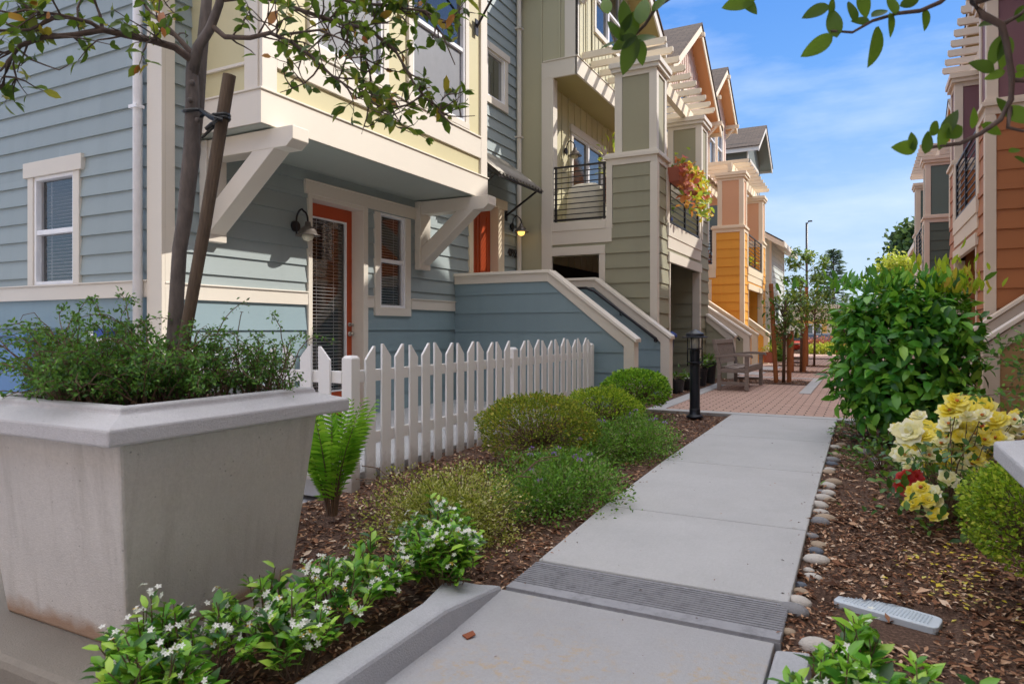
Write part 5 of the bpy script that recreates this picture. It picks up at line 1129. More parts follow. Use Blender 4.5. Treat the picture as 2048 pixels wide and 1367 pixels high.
# big glossy shrub
GS = thing('laurel_shrub', 'big glossy dark green shrub standing beside the brick court on the right', 'shrub', (.35, 7.6, -.05)); M['lf_laurel'] = leafmat('laurel_leaves', [(0, '#235824'), (.3, '#3a802d'), (.65, '#589f36'), (.88, '#80bd42'), (1, '#a4d454')], .35, .35, .5); M['lf_new'] = leafmat('new_shoots', [(0, '#8fae2c'), (.6, '#bfd03c'), (1, '#d9b24a')], .4, .45)
n = 4600; p, d = dome_pts((.33, 7.55, .79), .62, .55, .75, n, 71, .24, .5, -1, .8); kp = p[:, 2] > .12+rng.uniform(0, .12, len(p)); p, d = p[kp], d[kp]; n = len(p)
nr = nrm(d+rdir(n)*.55+UP*.15); leaves('foliage', M['lf_laurel'], GS, p, nrm(d*.45+rdir(n)*.9-UP*.15), UP*.7+rdir(n)*.3+d*.8, rng.uniform(.07, .18, n), wr=.5, fold=.2, curl=.2)
n = 150; q = np.stack([rng.normal(.72, .13, n), rng.normal(7.5, .15, n), 1.38+np.abs(rng.normal(0, .14, n))], 1); leaves('foliage', M['lf_new'], GS, q, UP*1.2+rdir(n)*.55, rdir(n), rng.uniform(.08, .14, n), wr=.38)
n = 170; q = np.stack([rng.normal(.15, .3, n), rng.normal(7.4, .25, n), 1.45+np.abs(rng.normal(0, .07, n))], 1); leaves('foliage', M['lf_laurel'], GS, q, UP*.9+rdir(n)*.7, rdir(n), rng.uniform(.08, .14, n), wr=.38)
t = MB()
for k in range(9):
    a = k*.7; e = V3((.28+.5*math.cos(a), 7.55+.42*math.sin(a), random.uniform(.7, 1.3))); t.tube([(.33, 7.6, -.1), (.32+.1*math.cos(a), 7.58+.1*math.sin(a), .25), e], [.03, .024, .008], 7)
t.tube([(.5, 7.55, .3), (.72, 7.5, .9), (.74, 7.48, 1.5)], [.015, .012, .005], 6)
t.build('stem', M['twig_far'], GS, smooth=True)
# roses
RS = thing('yellow_rose_bush', 'yellow rose bush crowded with pale blooms beside the planter rim on the right', 'rose bush', (.42, 4.9, -.05)); M['rose_y'] = leafmat('yellow_petals', [(0, '#fadf3c'), (.5, '#fcea68'), (1, '#fdf3a0')], .5, .45); M['rose_p'] = leafmat('cream_petals', [(0, '#f4e9a8'), (.6, '#f8f2d0'), (1, '#fbf8ea')], .5, .35); M['rose_r'] = leafmat('crimson_petals', [(0, '#9c0f18'), (1, '#cf2028')], .45, .2); M['rose_c'] = plain('rose_heart', '#b5651e', .7); M['lf_rose'] = leafmat('rose_leaves', [(0, '#1f4423'), (.5, '#33632c'), (1, '#6b8f3c')], .4, .25)
def rose(par, c, r, m, face, nm='bloom'):
    P, A, U, L = [], [], [], []; nn = V3(face).normalized(); e1 = nn.orthogonal().normalized(); e2 = nn.cross(e1); c = V3(c)
    for ring, (k, tilt, ln) in enumerate(((8, .22, 1.0), (7, .6, .85), (6, 1.1, .65), (5, 2.0, .45))):
        for i in range(k):
            a = i*6.283/k+ring*.5+random.uniform(-.2, .2); v = e1*math.cos(a)+e2*math.sin(a); P.append(tuple(c+v*r*.06)); A.append(tuple(v+nn*tilt*random.uniform(.7, 1.3))); U.append(tuple(nn-v*tilt*.5)); L.append(r*ln*random.uniform(.85, 1.1))
    v, t, q = leaf_arrays(np.array(P), np.array(A), np.array(U), np.array(L), wr=.95, fold=-.12, curl=.12); return arr_mesh(nm, v, [t, q], 8, m, par)
YR = [(1925, 822, 44, 0), (1962, 815, 34, 0), (1900, 822, 30, 0), (1915, 803, 30, 0), (1940, 806, 26, 0), (1820, 865, 36, 1), (1832, 850, 30, 0), (1855, 862, 32, 0), (1812, 885, 28, 1), (1818, 905, 28, 0), (1867, 870, 26, 0), (1862, 922, 30, 0), (1858, 900, 22, 1), (1825, 935, 24, 1), (1885, 895, 24, 0), (1925, 895, 34, 0), (1915, 915, 26, 0), (1950, 895, 22, 1), (1945, 928, 32, 1), (1925, 935, 28, 1), (1915, 945, 24, 1), (1960, 935, 24, 1), (1995, 840, 30, 0), (2015, 855, 28, 1), (2030, 840, 24, 1), (1985, 862, 28, 0), (2020, 870, 26, 1), (2035, 862, 22, 0), (2000, 880, 26, 1), (1970, 880, 22, 0), (1905, 960, 22, 1), (1895, 955, 22, 1), (1830, 985, 26, 0), (1826, 1005, 24, 0), (1862, 985, 26, 1), (1868, 1010, 26, 1), (1855, 1000, 22, 0), (1875, 1030, 24, 0), (1842, 975, 20, 0)]
YR += [(random.randint(1800, 2040), random.randint(825, 950), random.randint(20, 28), random.randint(0, 1)) for _ in range(64)]
RP = []
for px, py, rp, mi in YR:
    d = random.uniform(4.1, 4.7) if py < 950 else random.uniform(3.7, 3.95); c = pd(px, py, d); RP.append(tuple(c)); rose(RS, c, rp*d/1365*.84, M['rose_y'] if mi == 0 else M['rose_p'], (random.uniform(-.5, .3), -.8, random.uniform(.5, 1.5)))
h = MB()
for (px, py, rp, mi), c in zip(YR, RP):
    if random.random() < .5: h.ball(V3(c)+V3((-.1, -.4, .25)).normalized()*.016, .011, .011, .009, 7, 5)
h.build('bloom_heart', M['rose_c'], RS)
n = 330; k = rng.integers(0, len(RP), n); ps = np.array(RP)[k]+rng.normal(0, 1, (n, 3))*np.array([.09, .12, .09])-np.array([0, -.06, .07]); leaves('foliage', M['lf_rose'], RS, ps, rdir(n)+UP*.1, UP+rdir(n)*.5, rng.uniform(.035, .065, n), wr=.62)
n = 420; ps = np.stack([rng.normal(.38, .17, n), rng.normal(4.75, .25, n), rng.uniform(-.02, .42, n)], 1); leaves('foliage', M['lf_rose'], RS, ps, rdir(n)+UP*.1, UP+rdir(n)*.5, rng.uniform(.04, .07, n), wr=.62)
stems_of(None, np.array(RP), 39, .004, None, (.42, 4.8, -.08)).build('stem', M['twig_far'], RS)
RR = thing('red_rose_bush', 'crimson roses showing between the yellow blooms', 'rose bush', (.55, 5.3, -.05)); RP2 = []
for px, py, rp in ((1908, 864, 20), (1905, 880, 20), (1895, 873, 16), (1945, 852, 16), (1930, 858, 14), (1960, 857, 13), (1920, 868, 14), (1815, 965, 24), (1828, 955, 20), (1806, 972, 18)):
    c = pd(px, py, 4.72 if py < 900 else 4.05); RP2.append(tuple(c)); rose(RR, c, rp*4.5/1365*.95, M['rose_r'], (random.uniform(-.4, .2), -1, .6))
stems_of(None, np.array(RP2), 10, .004, None, (.45, 4.95, -.08)).build('stem', M['twig_far'], RR)
# rose suckers at the court edge, little sprigs
loose_shrub(.02, 7.9, .32, .35, .2, 260, M['lf_rose'], 'rose_sucker', 'low sparse rose shoots in mulch near the path end', 'plant', .055, .6, 81, stemn=40)
loose_shrub(.12, 6.2, .3, .4, .22, 260, M['lf_rose'], 'rose_sucker', 'sparse leafy rose shoots in mulch before the yellow roses', 'plant', .05, .6, 87, stemn=40)
# fallen yellow petals
n = 130; a = rng.normal(0, 1, (n, 2)); ps = np.array([(.40+x*.13, 3.85+y*.36) for x, y in a]); ps = np.array([(x, y, zmul(x, y)+.018) for x, y in ps]); an = rng.uniform(0, 6.28, n)
tag(small_leaves('fallen_petals', M['rose_y'], None, ps, np.stack([np.cos(an), np.sin(an), rng.normal(0, .2, n)], 1), UP+rdir(n)*.3, rng.uniform(.015, .032, n), .75), 'yellow rose petals littering the mulch under the blooms', 'petals', kind='stuff')
# ------------------------------------------------------------------ trees and twigs
M['lf_tree'] = leafmat('olive_tree_leaves', [(0, '#1d351c'), (.4, '#33501f'), (.65, '#4d6528'), (.85, '#7f8434'), (.93, '#b3a03e'), (.97, '#b4573a'), (1, '#c9806a')], .4, .4)
M['lf_over'] = leafmat('dark_tree_leaves', [(0, '#24401a'), (.6, '#3d5f20'), (1, '#5f7f2a')], .4, .42)
def grow(main, m, leafm, par, tw, tl, L, lpt, hang=.25, sub=2, twr=.0035, wr=.52, skip=0, name='twig', sp=.5):
    """twigs with leaf clusters along the branch polylines"""
    T = MB(); P, A, LL = [], [], []
    for pts, _r in main:
        seg = [(pts[i], pts[i+1]) for i in range(skip, len(pts)-1)]; tot = sum((b-a).length for a, b in seg); cnt = max(1, int(tot*tw))
        for _ in range(cnt):
            a, b = random.choices(seg, [(b-a).length for a, b in seg])[0]; o = a.lerp(b, random.random())
            dr = (b-a).normalized()*.7+V3(tuple(rng.normal(0, .6, 3)))+V3((0, 0, -hang)); ln = tl*random.uniform(.5, 1.3)
            def twig(o, dr, ln, lev):
                q = [o]; dd = dr.normalized()
                for k in range(4): dd = (dd+V3(tuple(rng.normal(0, .22, 3)))+V3((0, 0, .05))).normalized(); q.append(q[-1]+dd*ln/4)
                T.tube(q, [twr*(1.2-lev*.3)*(1-k*.16) for k in range(5)], 5, False)
                if lev < sub:
                    for k in (1, 2, 3):
                        if random.random() < sp: twig(q[k], dd*.5+V3(tuple(rng.normal(0, .7, 3))), ln*.6, lev+1)
                nl = random.randint(*lpt)+(lev > 0)
                for k in range(nl): f = random.choice((4, 4, 4, 3, 3, 2)); P.append(tuple(q[f])); A.append(tuple(dd*.6+V3(tuple(rng.normal(0, .75, 3)))+V3((0, 0, -.1)))); LL.append(L*random.uniform(.6, 1.2))
            twig(o, dr, ln, 0)
    T.build(name, m, par, smooth=True); n = len(P)
    leaves('foliage', leafm, par, np.array(P), np.array(A), UP*.7+rdir(n)*.7, np.array(LL), wr=wr, fold=.2, curl=.18)
PT = thing('planter_tree', 'young staked tree with olive leaves growing in the left planter', 'tree', (-2.78, 2.0, .76))
def line(*p): return [pd(*q) for q in p]
tr = MB()
tr.tube(line((344, 800, 3.0), (348, 720, 3.0), (353, 600, 3.0), (359, 500, 2.99), (369, 440, 2.99), (377, 360, 2.98), (384, 300, 2.98), (384, 250, 2.97), (385, 200, 2.97), (384, 150, 2.97), (386, 118, 2.97)), [.042, .036, .031, .030, .031, .034, .036, .031, .0285, .026, .025], 14)
tr.tube(line((385, 150, 2.97), (396, 95, 2.95), (420, 58, 2.93), (438, 10, 2.92), (455, -70, 2.9)), [.024, .023, .02, .018, .015], 10)
tr.tube(line((388, 320, 3.01), (396, 220, 3.05), (403, 110, 3.08), (411, 30, 3.1), (420, -90, 3.1)), [.02, .026, .026, .024, .02], 10)
for px, py in ((384, 165), (380, 200), (395, 240)): tr.ball(pd(px, py, 2.94), .012, .012, .012, 7, 5, .1)
tr.build('trunk', M['bark'], PT, smooth=True)
brs = [(line((386, 122, 2.96), (350, 95, 2.92), (300, 80, 2.86), (250, 70, 2.8), (205, 60, 2.76), (150, 70, 2.7), (85, 75, 2.64), (40, 92, 2.6), (15, 125, 2.58), (6, 170, 2.57), (-30, 200, 2.56)), .018),
       (line((390, 115, 3.0), (362, 82, 3.0), (335, 55, 3.02), (300, 25, 3.05), (262, -30, 3.1)), .014),
       (line((205, 60, 2.76), (180, 45, 2.72), (120, 30, 2.66), (50, 20, 2.6), (-40, 45, 2.55)), .010),
       (line((205, 60, 2.76), (200, 30, 2.75), (180, -20, 2.74)), .009),
       (line((424, 52, 2.93), (450, 74, 2.9), (500, 76, 2.86), (540, 66, 2.84), (582, 84, 2.82), (622, 112, 2.8), (662, 150, 2.78), (720, 190, 2.76), (775, 222, 2.74)), .012),
       (line((440, 0, 2.92), (520, -8, 2.9), (600, 20, 2.86), (660, 40, 2.84), (740, 60, 2.82), (790, 100, 2.8), (830, 170, 2.78), (868, 215, 2.78), (905, 250, 2.77)), .011),
       (line((600, -30, 2.9), (700, 4, 2.86), (770, 12, 2.84), (850, 22, 2.82), (885, 70, 2.8), (910, 130, 2.8)), .008),
       (line((560, 70, 2.83), (640, 60, 2.8), (710, 90, 2.78), (745, 140, 2.77)), .006),
       (line((120, 30, 2.66), (60, 60, 2.6), (0, 62, 2.56), (-60, 50, 2.5)), .008)]
b = MB()
for pts, r in brs: b.tube(pts, [r*(1-.72*i/(len(pts)-1)) for i in range(len(pts))], 8, False)
b.build('branch', M['twig'], PT, smooth=True)
grow(brs, M['twig'], M['lf_tree'], PT, 22, .19, .06, (1, 3), hang=.22, sub=2, skip=1, twr=.0038, sp=.42)
K = thing('tree_stake', 'round weathered wooden stake leaning beside the planter tree trunk', 'stake', (-2.75, 2.0, .75)); q = MB(); q.tube([pd(352, 800, 2.94), pd(374, 650, 2.925), pd(411, 444, 2.9), pd(459, 150, 2.87)], [.025, .025, .026, .0265], 14); q.build('pole', M['stake'], K, smooth=False)
TT = thing('tree_tie', 'black strap tying the planter tree to its stake', 'tree tie', tuple(pd(420, 235, 2.93))); q = MB(); cs = pd(443, 238, 2.875); ct = pd(389, 225, 2.97)
for c, r, dz in ((cs, .031, 0), (cs, .031, .013), (ct, .043, 0)): q.tube([c+V3((r*math.cos(a*.449), r*math.sin(a*.449), dz+.004*math.sin(a))) for a in range(15)], .0075, 6, False)
q.tube([pd(400, 219, 2.93), pd(415, 228, 2.86), pd(430, 236, 2.83), pd(445, 240, 2.84)], .008, 6); q.tube([pd(402, 222, 2.95), pd(420, 236, 2.9), pd(428, 240, 2.84)], .007, 6); q.tube([pd(430, 238, 2.83), pd(425, 255, 2.82), pd(404, 276, 2.83)], [.009, .009, .005], 6); q.tube([pd(432, 240, 2.83), pd(425, 248, 2.81), pd(412, 258, 2.82)], [.009, .01, .009], 6); q.build('strap', M['pot_black'], TT)
# low shrubs under the planter tree
M['lf_cot'] = leafmat('tiny_dark_leaves', [(0, '#24451f'), (.4, '#3c6b2c'), (.8, '#5b8f38'), (1, '#7ca84a')], .5, .25)
def arching(label, cs, n, rad, h, Lf, out, nleaf, z=.77, name='cotoneaster_shrub', dead=30, dirs=None):
    S = thing(name, label, 'shrub', (cs[0][0], cs[0][1], z), 'low arching shrubs in the planters'); T = MB(); P, A, LL = [], [], []
    for k in range(n):
        cx, cy = random.choice(cs); a = random.uniform(0, 6.28) if not dirs else random.gauss(random.choice(dirs), .5); r = rad*random.uniform(.25, 1.1); hh = h*random.uniform(.3, 1.1)*(1 if random.random() < .85 else 1.35); b_ = V3((cx+random.uniform(-.08, .08), cy+random.uniform(-.08, .08), z))
        e = b_+V3((r*math.cos(a), r*math.sin(a), hh*random.uniform(.25, .9))); m_ = b_.lerp(e, .5)+V3((0, 0, hh*.6)); pts = []
        for i in range(9): f = i/8; pts.append(b_*(1-f)**2+m_*2*f*(1-f)+e*f*f+V3(tuple(rng.normal(0, .006, 3))))
        T.tube(pts, [.0032*(1-i*.08) for i in range(9)], 4, False)
        if k < dead: continue
        for i in range(nleaf): f = random.uniform(.12, 1); j = min(7, int(f*8)); p = pts[j].lerp(pts[j+1], f*8-j); sp_ = V3(tuple(rng.normal(0, .012, 3))); P.append(tuple(p+sp_)); A.append(tuple(V3(tuple(rng.normal(0, 1, 3)))+(pts[j+1]-pts[j]).normalized()*.6)); LL.append(Lf*random.uniform(.6, 1.3))
    T.build('stem', M['twig_far'], S); nn = len(P); small_leaves('foliage', M['lf_cot'], S, np.array(P), np.array(A), UP*.6+rdir(nn), np.array(LL), .5)
arching('dense arching shrub with tiny leaves filling the near left half of the planter', [(-2.95, 1.85), (-3.05, 1.72), (-2.85, 1.72), (-3.1, 2.0), (-2.72, 1.62), (-2.62, 1.78), (-2.6, 1.9)], 340, .35, .37, .02, 0, 75)
arching('sparser arching shrub rising beside the stake on the right half of the planter', [(-2.52, 2.25), (-2.6, 2.1), (-2.45, 2.3)], 100, .24, .34, .018, 0, 60, dead=16)
arching('wispy juniper like shrub spreading over the right planter beside the tan stairs', [(.75, 2.5), (.62, 2.55), (.9, 2.4)], 70, .36, .42, .022, 0, 70, z=.72, dirs=[1.8, 2.4, 1.2], dead=4)
# tree in the right planter: only its branches reach into view
OT = thing('planter_tree', 'tree in the right planter whose dark leafy boughs hang across the top of the view', 'tree', (1.05, 2.2, .7))
fork = V3((1.02, 2.15, 2.1)); t = MB(); t.tube([(1.05, 2.2, .7), (1.04, 2.2, 1.3), (1.03, 2.17, 1.8), fork], [.055, .048, .044, .04], 12); t.tube([fork, fork+V3((.05, .05, .5)), fork+V3((.15, .1, 1.2))], [.03, .024, .012], 9); t.build('trunk', M['bark'], OT, smooth=True)
ob = [([fork]+line((2250, 30, 1.6), (2080, -40, 1.6), (1945, 5, 1.6), (1965, 30, 1.6), (2003, 50, 1.6), (2014, 90, 1.6), (2024, 155, 1.6), (2022, 200, 1.6), (2000, 240, 1.6), (1960, 268, 1.6), (1920, 287, 1.62), (1880, 292, 1.63), (1845, 297, 1.64)), .011),
      ([fork]+line((2150, -160, 1.75), (1980, -80, 1.75), (1880, 5, 1.75), (1840, 22, 1.75), (1795, 27, 1.75), (1745, 42, 1.75), (1705, 65, 1.75), (1662, 62, 1.75)), .008),
      ([fork]+line((1700, -190, 2.0), (1560, -90, 1.95), (1480, -20, 1.92)), .008), ([fork+V3((0, 0, .2))]+line((1600, -300, 2.2), (1420, -100, 2.1), (1340, -4, 2.05), (1312, 15, 2.05), (1290, 50, 2.05), (1262, 78, 2.05), (1235, 85, 2.05)), .009),
      (line((2024, 160, 1.6), (2060, 162, 1.6), (2110, 150, 1.58)), .006), (line((2020, 215, 1.6), (2016, 255, 1.58), (2045, 262, 1.58), (2100, 250, 1.56)), .006), (line((2003, 50, 1.6), (2040, 30, 1.6), (2090, -20, 1.6)), .006)]
b = MB()
for pts, r in ob: b.tube(pts, [r*(1-.65*i/(len(pts)-1)) for i in range(len(pts))], 8, False)
b.build('branch', M['twig'], OT, smooth=True)
LV = [(1632, 22, 50, 200), (1668, 45, 58, 100), (1635, 92, 62, 215), (1665, 10, 40, 60), (1705, 20, 55, 80), (1728, 10, 50, 300), (1722, 42, 34, 175), (1752, 92, 80, 258), (1783, 50, 44, 290), (1760, 25, 40, 30), (1785, 8, 45, 100), (1852, 38, 42, 270), (1820, 5, 40, 20),
      (1978, 46, 42, 190), (1995, 100, 58, 250), (2010, 105, 60, 275), (1966, 132, 50, 165), (2045, 25, 50, 60), (2046, 135, 40, 30), (2038, 150, 30, 210), (1990, 150, 34, 200), (1948, 236, 38, 90), (1900, 245, 50, 70), (1870, 255, 44, 50), (1985, 258, 46, 340), (2010, 215, 48, 110), (2040, 230, 60, 330), (1825, 283, 34, 105), (1812, 295, 56, 185), (1855, 284, 44, 80), (1888, 272, 50, 255), (1912, 262, 55, 35), (2030, 300, 30, 20), (2045, 320, 30, 330),
      (1478, 5, 60, 190), (1500, 12, 40, 300), (1250, 30, 60, 90), (1230, 60, 45, 120), (1262, 50, 70, 60), (1285, 20, 62, 80), (1247, 85, 50, 200), (1290, 75, 48, 20), (1282, 105, 46, 280), (1258, 110, 70, 250), (1212, 10, 44, 100), (1320, 5, 40, 45), (1215, 90, 30, 190)]
P, A, L_ = [], [], []
for px, py, ln, an in LV:
    dd = 1.62 if px > 1800 and not (py < 60 and px < 1900) else (1.75 if px > 1600 else 2.03); c = pd(px, py, dd); a = math.radians(an); v = V3((math.cos(a)*_C, math.cos(a)*_S, math.sin(a))); v += V3((-_S, _C, 0))*random.uniform(-.4, .4); Ln = ln*dd/1365*1.1; P.append(tuple(c-v.normalized()*Ln*.5)); A.append(tuple(v)); L_.append(Ln)
n = len(P); v, q = leaf_hi(np.array(P), np.array(A), np.tile([_S, -_C, .2], (n, 1))+rdir(n)*.6, np.array(L_)); arr_mesh('foliage', v, [q], 0, M['lf_over'], OT, True)
# little staked street trees along the court
M['lf_st'] = leafmat('street_tree_leaves', [(0, '#2a4a26'), (.5, '#4a6f34'), (.85, '#7d9a42'), (1, '#b0b85a')], .45, .25)
def staked(x, y, h, cr, label, seed, n=520, lean=0):
    T = thing('street_tree', label, 'tree', (x, y, 0), 'small staked trees along the court'); q = MB(); q.tube([(x, y, -.05), (x+.02, y, h*.5), (x+lean, y, h*.95)], [.035, .03, .012], 8)
    P, A = [], []
    for k in range(26):
        a = random.uniform(0, 6.28); z = h*random.uniform(.5, .9); e = V3((x+cr*random.uniform(.4, 1)*math.cos(a), y+cr*random.uniform(.4, 1)*math.sin(a), z+random.uniform(-.05, .3))); q.tube([(x+.01, y, z-.12), (V3((x, y, z))+e)/2, e], [.01, .007, .004], 5)
        for _ in range(n//26): P.append(tuple(e+V3(tuple(rng.normal(0, .085, 3))))); A.append(tuple(V3(tuple(rng.normal(0, 1, 3)))))
    q.build('trunk', M['twig_far'], T, smooth=True); nn = len(P); leaves('crown', M['lf_st'], T, np.array(P), np.array(A), UP+rdir(nn)*.8, rng.uniform(.07, .14, nn), wr=.5)
def stake(x, y, h, label, dx=.0): S = thing('tree_stake', label, 'stake', (x, y, 0), 'cedar stakes beside the street trees'); q = MB(); q.tube([(x, y, -.05), (x+dx, y, h)], [.045, .042], 12); q.build('pole', M['stake_red'], S, smooth=False)
staked(-1.45, 14.75, 1.75, .32, 'nearest small staked tree in the first mulch square past the bench', 3, 420, lean=.05); stake(-1.58, 14.7, 2.0, 'tall leaning reddish stake of the nearest street tree', -.1); stake(-1.36, 14.95, 1.0, 'short grey stake right of the nearest street tree')
staked(-1.42, 18.6, 2.2, .42, 'second small staked tree beyond the bench', 5, 480); stake(-1.62, 18.55, 1.05, 'weathered stake left of the second street tree'); stake(-1.35, 18.7, 1.1, 'sunlit stake right of the second street tree')
staked(-1.3, 21.75, 2.1, .45, 'third small staked tree, right of the far bench', 9); stake(-1.5, 21.7, 2.3, 'tall orange stake in front of the far bench')
staked(-1.75, 25.5, 3.9, .75, 'taller sunlit street tree by the pale grey house', 13, 2600); stake(-.85, 26.8, 1.6, 'dark thin stake far down the court')
staked(-.85, 27.3, 2.1, .5, 'last small tree before the far building', 15)
# distant trees
def far_tree(x, y, h, cr, ch, cz, label, m, n, L, seed, name='broadleaf_tree', flat=1):
    T = thing(name, label, 'tree', (x, y, 0)); q = MB(); q.tube([(x, y, -.3), (x, y, h*.5), (x+.2, y, h*.85)], [cr*.09, cr*.07, .05], 8); P = []
    for k in range(24):
        d = rdir(1)[0]; e = V3((x+d[0]*cr*.8, y+d[1]*cr*.8, cz+d[2]*ch*.8)); q.tube([(x, y, h*.4), (V3((x, y, cz))+e)/2, e], [cr*.03, cr*.02, cr*.008], 5)
    q.build('trunk', M['twig_far'], T, smooth=True); cl = rdir(46)*rng.uniform(.45, 1, (46, 1)); k = rng.integers(0, 46, n); p = np.array([x, y, cz])+(cl[k]+rng.normal(0, .17, (n, 3)))*np.array([cr, cr, ch]); small_leaves('crown', m, T, p, rdir(n), rdir(n), rng.uniform(.6, 1.2, n)*L, .7)
M['lf_dark'] = leafmat('dark_tree_crown', [(0, '#1c3320'), (.6, '#35502c'), (1, '#5f7436')], .6, .15); M['lf_gold'] = leafmat('gold_green_crown', [(0, '#6f7f24'), (.5, '#a9ac38'), (1, '#d8cf5a')], .55, .35)
far_tree(5.4, 75, 10.5, 4.0, 3.4, 7.4, 'large dark rounded tree behind the right hand roofs', M['lf_dark'], 14000, .62, 3); far_tree(2.2, 46, 5.4, 2.0, 1.7, 3.7, 'sunlit yellow green tree beyond the green tower', M['lf_gold'], 5000, .24, 5)
CN = thing('conifer_tree', 'open branched tall conifer against the sky behind the big shrub', 'tree', (-3.2, 88, 0)); q = MB(); q.tube([(-3.2, 88, -.3), (-3.2, 88, 10.4)], [.3, .04], 8); P, A = [], []
for k in range(92):
    f = (k+random.random())/92; z = 1.8+8.5*f; r = (1-f)**.75*3.1*random.uniform(.45, 1.2)+.2; a = k*2.4+random.uniform(-.4, .4); sl_ = random.uniform(-.05, .18); e = V3((-3.2+r*math.cos(a), 88+r*math.sin(a), z+r*sl_)); q.tube([(-3.2, 88, z-.1), e], [.05, .015], 4, False)
    for _ in range(34): g = random.uniform(.25, 1.03); P.append((-3.2+r*g*math.cos(a)+random.gauss(0, .16), 88+r*g*math.sin(a)+random.gauss(0, .16), z+r*g*sl_+random.gauss(0, .05))); A.append((math.cos(a)+random.gauss(0, .5), math.sin(a)+random.gauss(0, .5), random.gauss(-.05, .15)))
q.build('trunk', M['twig_far'], CN); nn = len(P); small_leaves('crown', leafmat('conifer_needles', [(0, '#3a5146'), (.6, '#52695a'), (1, '#7f8a62')], .6, .1), CN, np.array(P), np.array(A), UP+rdir(nn)*.3, .5, .4)  # needle greens lightened and greyed to stand in for distance haze
def hedge(x, y, rx, ry, h, m, label, n, name='flowering_hedge'): 
    S = thing(name, label, 'hedge', (x, y, -.1)); p, d = dome_pts((x, y, -.05), rx, ry, h, n, x, .3, .5, -.1); nn = len(p); small_leaves('foliage', m, S, p, d+rdir(nn), rdir(nn), rng.uniform(.06, .13, nn), .7); stems_of(None, p, 40, .01, None, (x, y, -.1)).build('stem', M['twig_far'], S)
hedge(-1.5, 33, 1.3, .8, .5, M['lf_gold'], 'low yellow green hedge at the far end of the court', 3000); hedge(-1.6, 36.5, 1.5, .7, .75, leafmat('red_hedge_leaves', [(0, '#7a1f24'), (.6, '#b34450'), (1, '#d98088')], .5, .3), 'red leaved hedge before the far building', 3000); hedge(-3.0, 26.6, .4, .5, .75, M['lf_green'], 'green shrub by the rust stair wall', 900, 'green_shrub'); hedge(-2.75, 24.9, .35, .9, .6, M['lf_green'], 'grassy green planting beside the yellow stairs', 900, 'green_shrub')
# ------------------------------------------------------------------ light, sky, camera
sun = bpy.data.lights.new('sun', 'SUN'); sun.energy = 2.0; sun.angle = math.radians(.53); sun.color = (1, .94, .85)
so = bpy.data.objects.new('sun', sun); COL.objects.link(so); sd = V3((1, .93, 1.097)).normalized(); so.rotation_euler = sd.to_track_quat('Z', 'Y').to_euler(); so.location = sd*60
w = bpy.data.worlds.new('World'); SC.world = w; w.use_nodes = True; nt = w.node_tree; nt.nodes.clear()
out = nt.nodes.new('ShaderNodeOutputWorld'); bg = nt.nodes.new('ShaderNodeBackground'); sky = nt.nodes.new('ShaderNodeTexSky')
sky.sky_type = 'NISHITA'; sky.sun_disc = False; sky.sun_elevation = math.asin(sd.z); sky.sun_rotation = math.atan2(sd.x, sd.y); sky.air_density = 1.0; sky.dust_density = .6; sky.ozone_density = 1.5; sky.altitude = 50
tc = nt.nodes.new('ShaderNodeTexCoord'); sp = nt.nodes.new('ShaderNodeSeparateXYZ'); nt.links.new(tc.outputs['Generated'], sp.inputs[0])
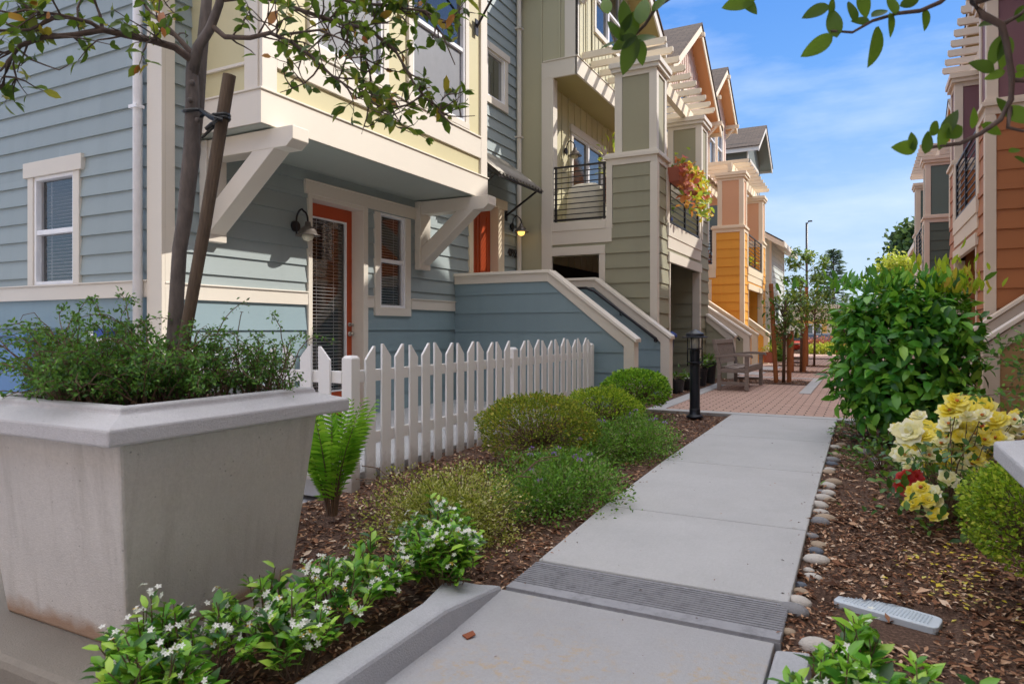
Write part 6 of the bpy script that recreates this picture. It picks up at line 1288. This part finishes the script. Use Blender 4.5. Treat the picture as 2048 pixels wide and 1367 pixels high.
# clear blue that pales towards the horizon, thin cirrus low down, brighter cloud added overhead, out of view, to lift the shade
grad = ramp(nt, sp.outputs[2], [(0, (1.55, 1.95, 2.5, 1)), (.1, (1.26, 1.7, 2.35, 1)), (.19, (.87, 1.44, 2.35, 1)), (.3, (.37, 1.04, 2.4, 1)), (.42, (.23, .83, 2.3, 1))])
gf = ramp(nt, sp.outputs[2], [(0, (.92,)*3+(1,)), (.5, (.92,)*3+(1,)), (.75, (.2,)*3+(1,))])
base = mixc(nt, gf, sky.outputs[0], grad)
mp = nt.nodes.new('ShaderNodeMapping'); mp.inputs['Scale'].default_value = (1.3, 2.4, 5.0); nt.links.new(tc.outputs['Generated'], mp.inputs[0])
n = nt.nodes.new('ShaderNodeTexNoise'); n.inputs['Scale'].default_value = 1.7; n.inputs['Detail'].default_value = 7; n.inputs['Roughness'].default_value = .58; nt.links.new(mp.outputs[0], n.inputs['Vector'])
cf = ramp(nt, n.outputs[0], [(.45, (0, 0, 0, 1)), (.8, (.5, .5, .5, 1))])
col = mixc(nt, cf, base, (3.1, 3.3, 3.7, 1))
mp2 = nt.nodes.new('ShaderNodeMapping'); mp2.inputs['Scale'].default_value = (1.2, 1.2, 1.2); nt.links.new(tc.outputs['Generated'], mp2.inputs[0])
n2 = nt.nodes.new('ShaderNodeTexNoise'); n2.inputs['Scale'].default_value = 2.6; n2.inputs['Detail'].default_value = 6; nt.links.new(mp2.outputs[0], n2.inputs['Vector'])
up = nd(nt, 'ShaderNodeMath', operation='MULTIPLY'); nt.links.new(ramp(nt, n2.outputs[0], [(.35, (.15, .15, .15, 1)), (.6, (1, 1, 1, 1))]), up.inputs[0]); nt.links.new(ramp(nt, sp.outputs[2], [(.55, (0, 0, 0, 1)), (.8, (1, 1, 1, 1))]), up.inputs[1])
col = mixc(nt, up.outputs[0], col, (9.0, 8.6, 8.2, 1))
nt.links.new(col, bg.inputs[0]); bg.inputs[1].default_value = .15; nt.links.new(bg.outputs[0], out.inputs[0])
cam = bpy.data.cameras.new('camera'); co = bpy.data.objects.new('camera', cam); COL.objects.link(co); SC.camera = co
co.location = (0, 0, 1.08); co.rotation_euler = (math.radians(90), 0, math.radians(27.3))
cam.sensor_width = 36; cam.lens = 1365/2048*36; cam.shift_y = -(683.5-658)/2048; cam.clip_start = .05; cam.clip_end = 800
cam.dof.use_dof = True; cam.dof.focus_distance = 7.5; cam.dof.aperture_fstop = 5.6
SC.view_settings.view_transform = 'Standard'; SC.view_settings.look = 'None'; SC.view_settings.exposure = EXPO; SC.view_settings.gamma = 1
SC.render.engine = 'CYCLES'; SC.cycles.caustics_reflective = True; SC.cycles.blur_glossy = .2; SC.cycles.max_bounces = 8; SC.cycles.diffuse_bounces = 5; SC.cycles.transparent_max_bounces = 12
try: SC.cycles.use_denoising = True
except Exception: pass
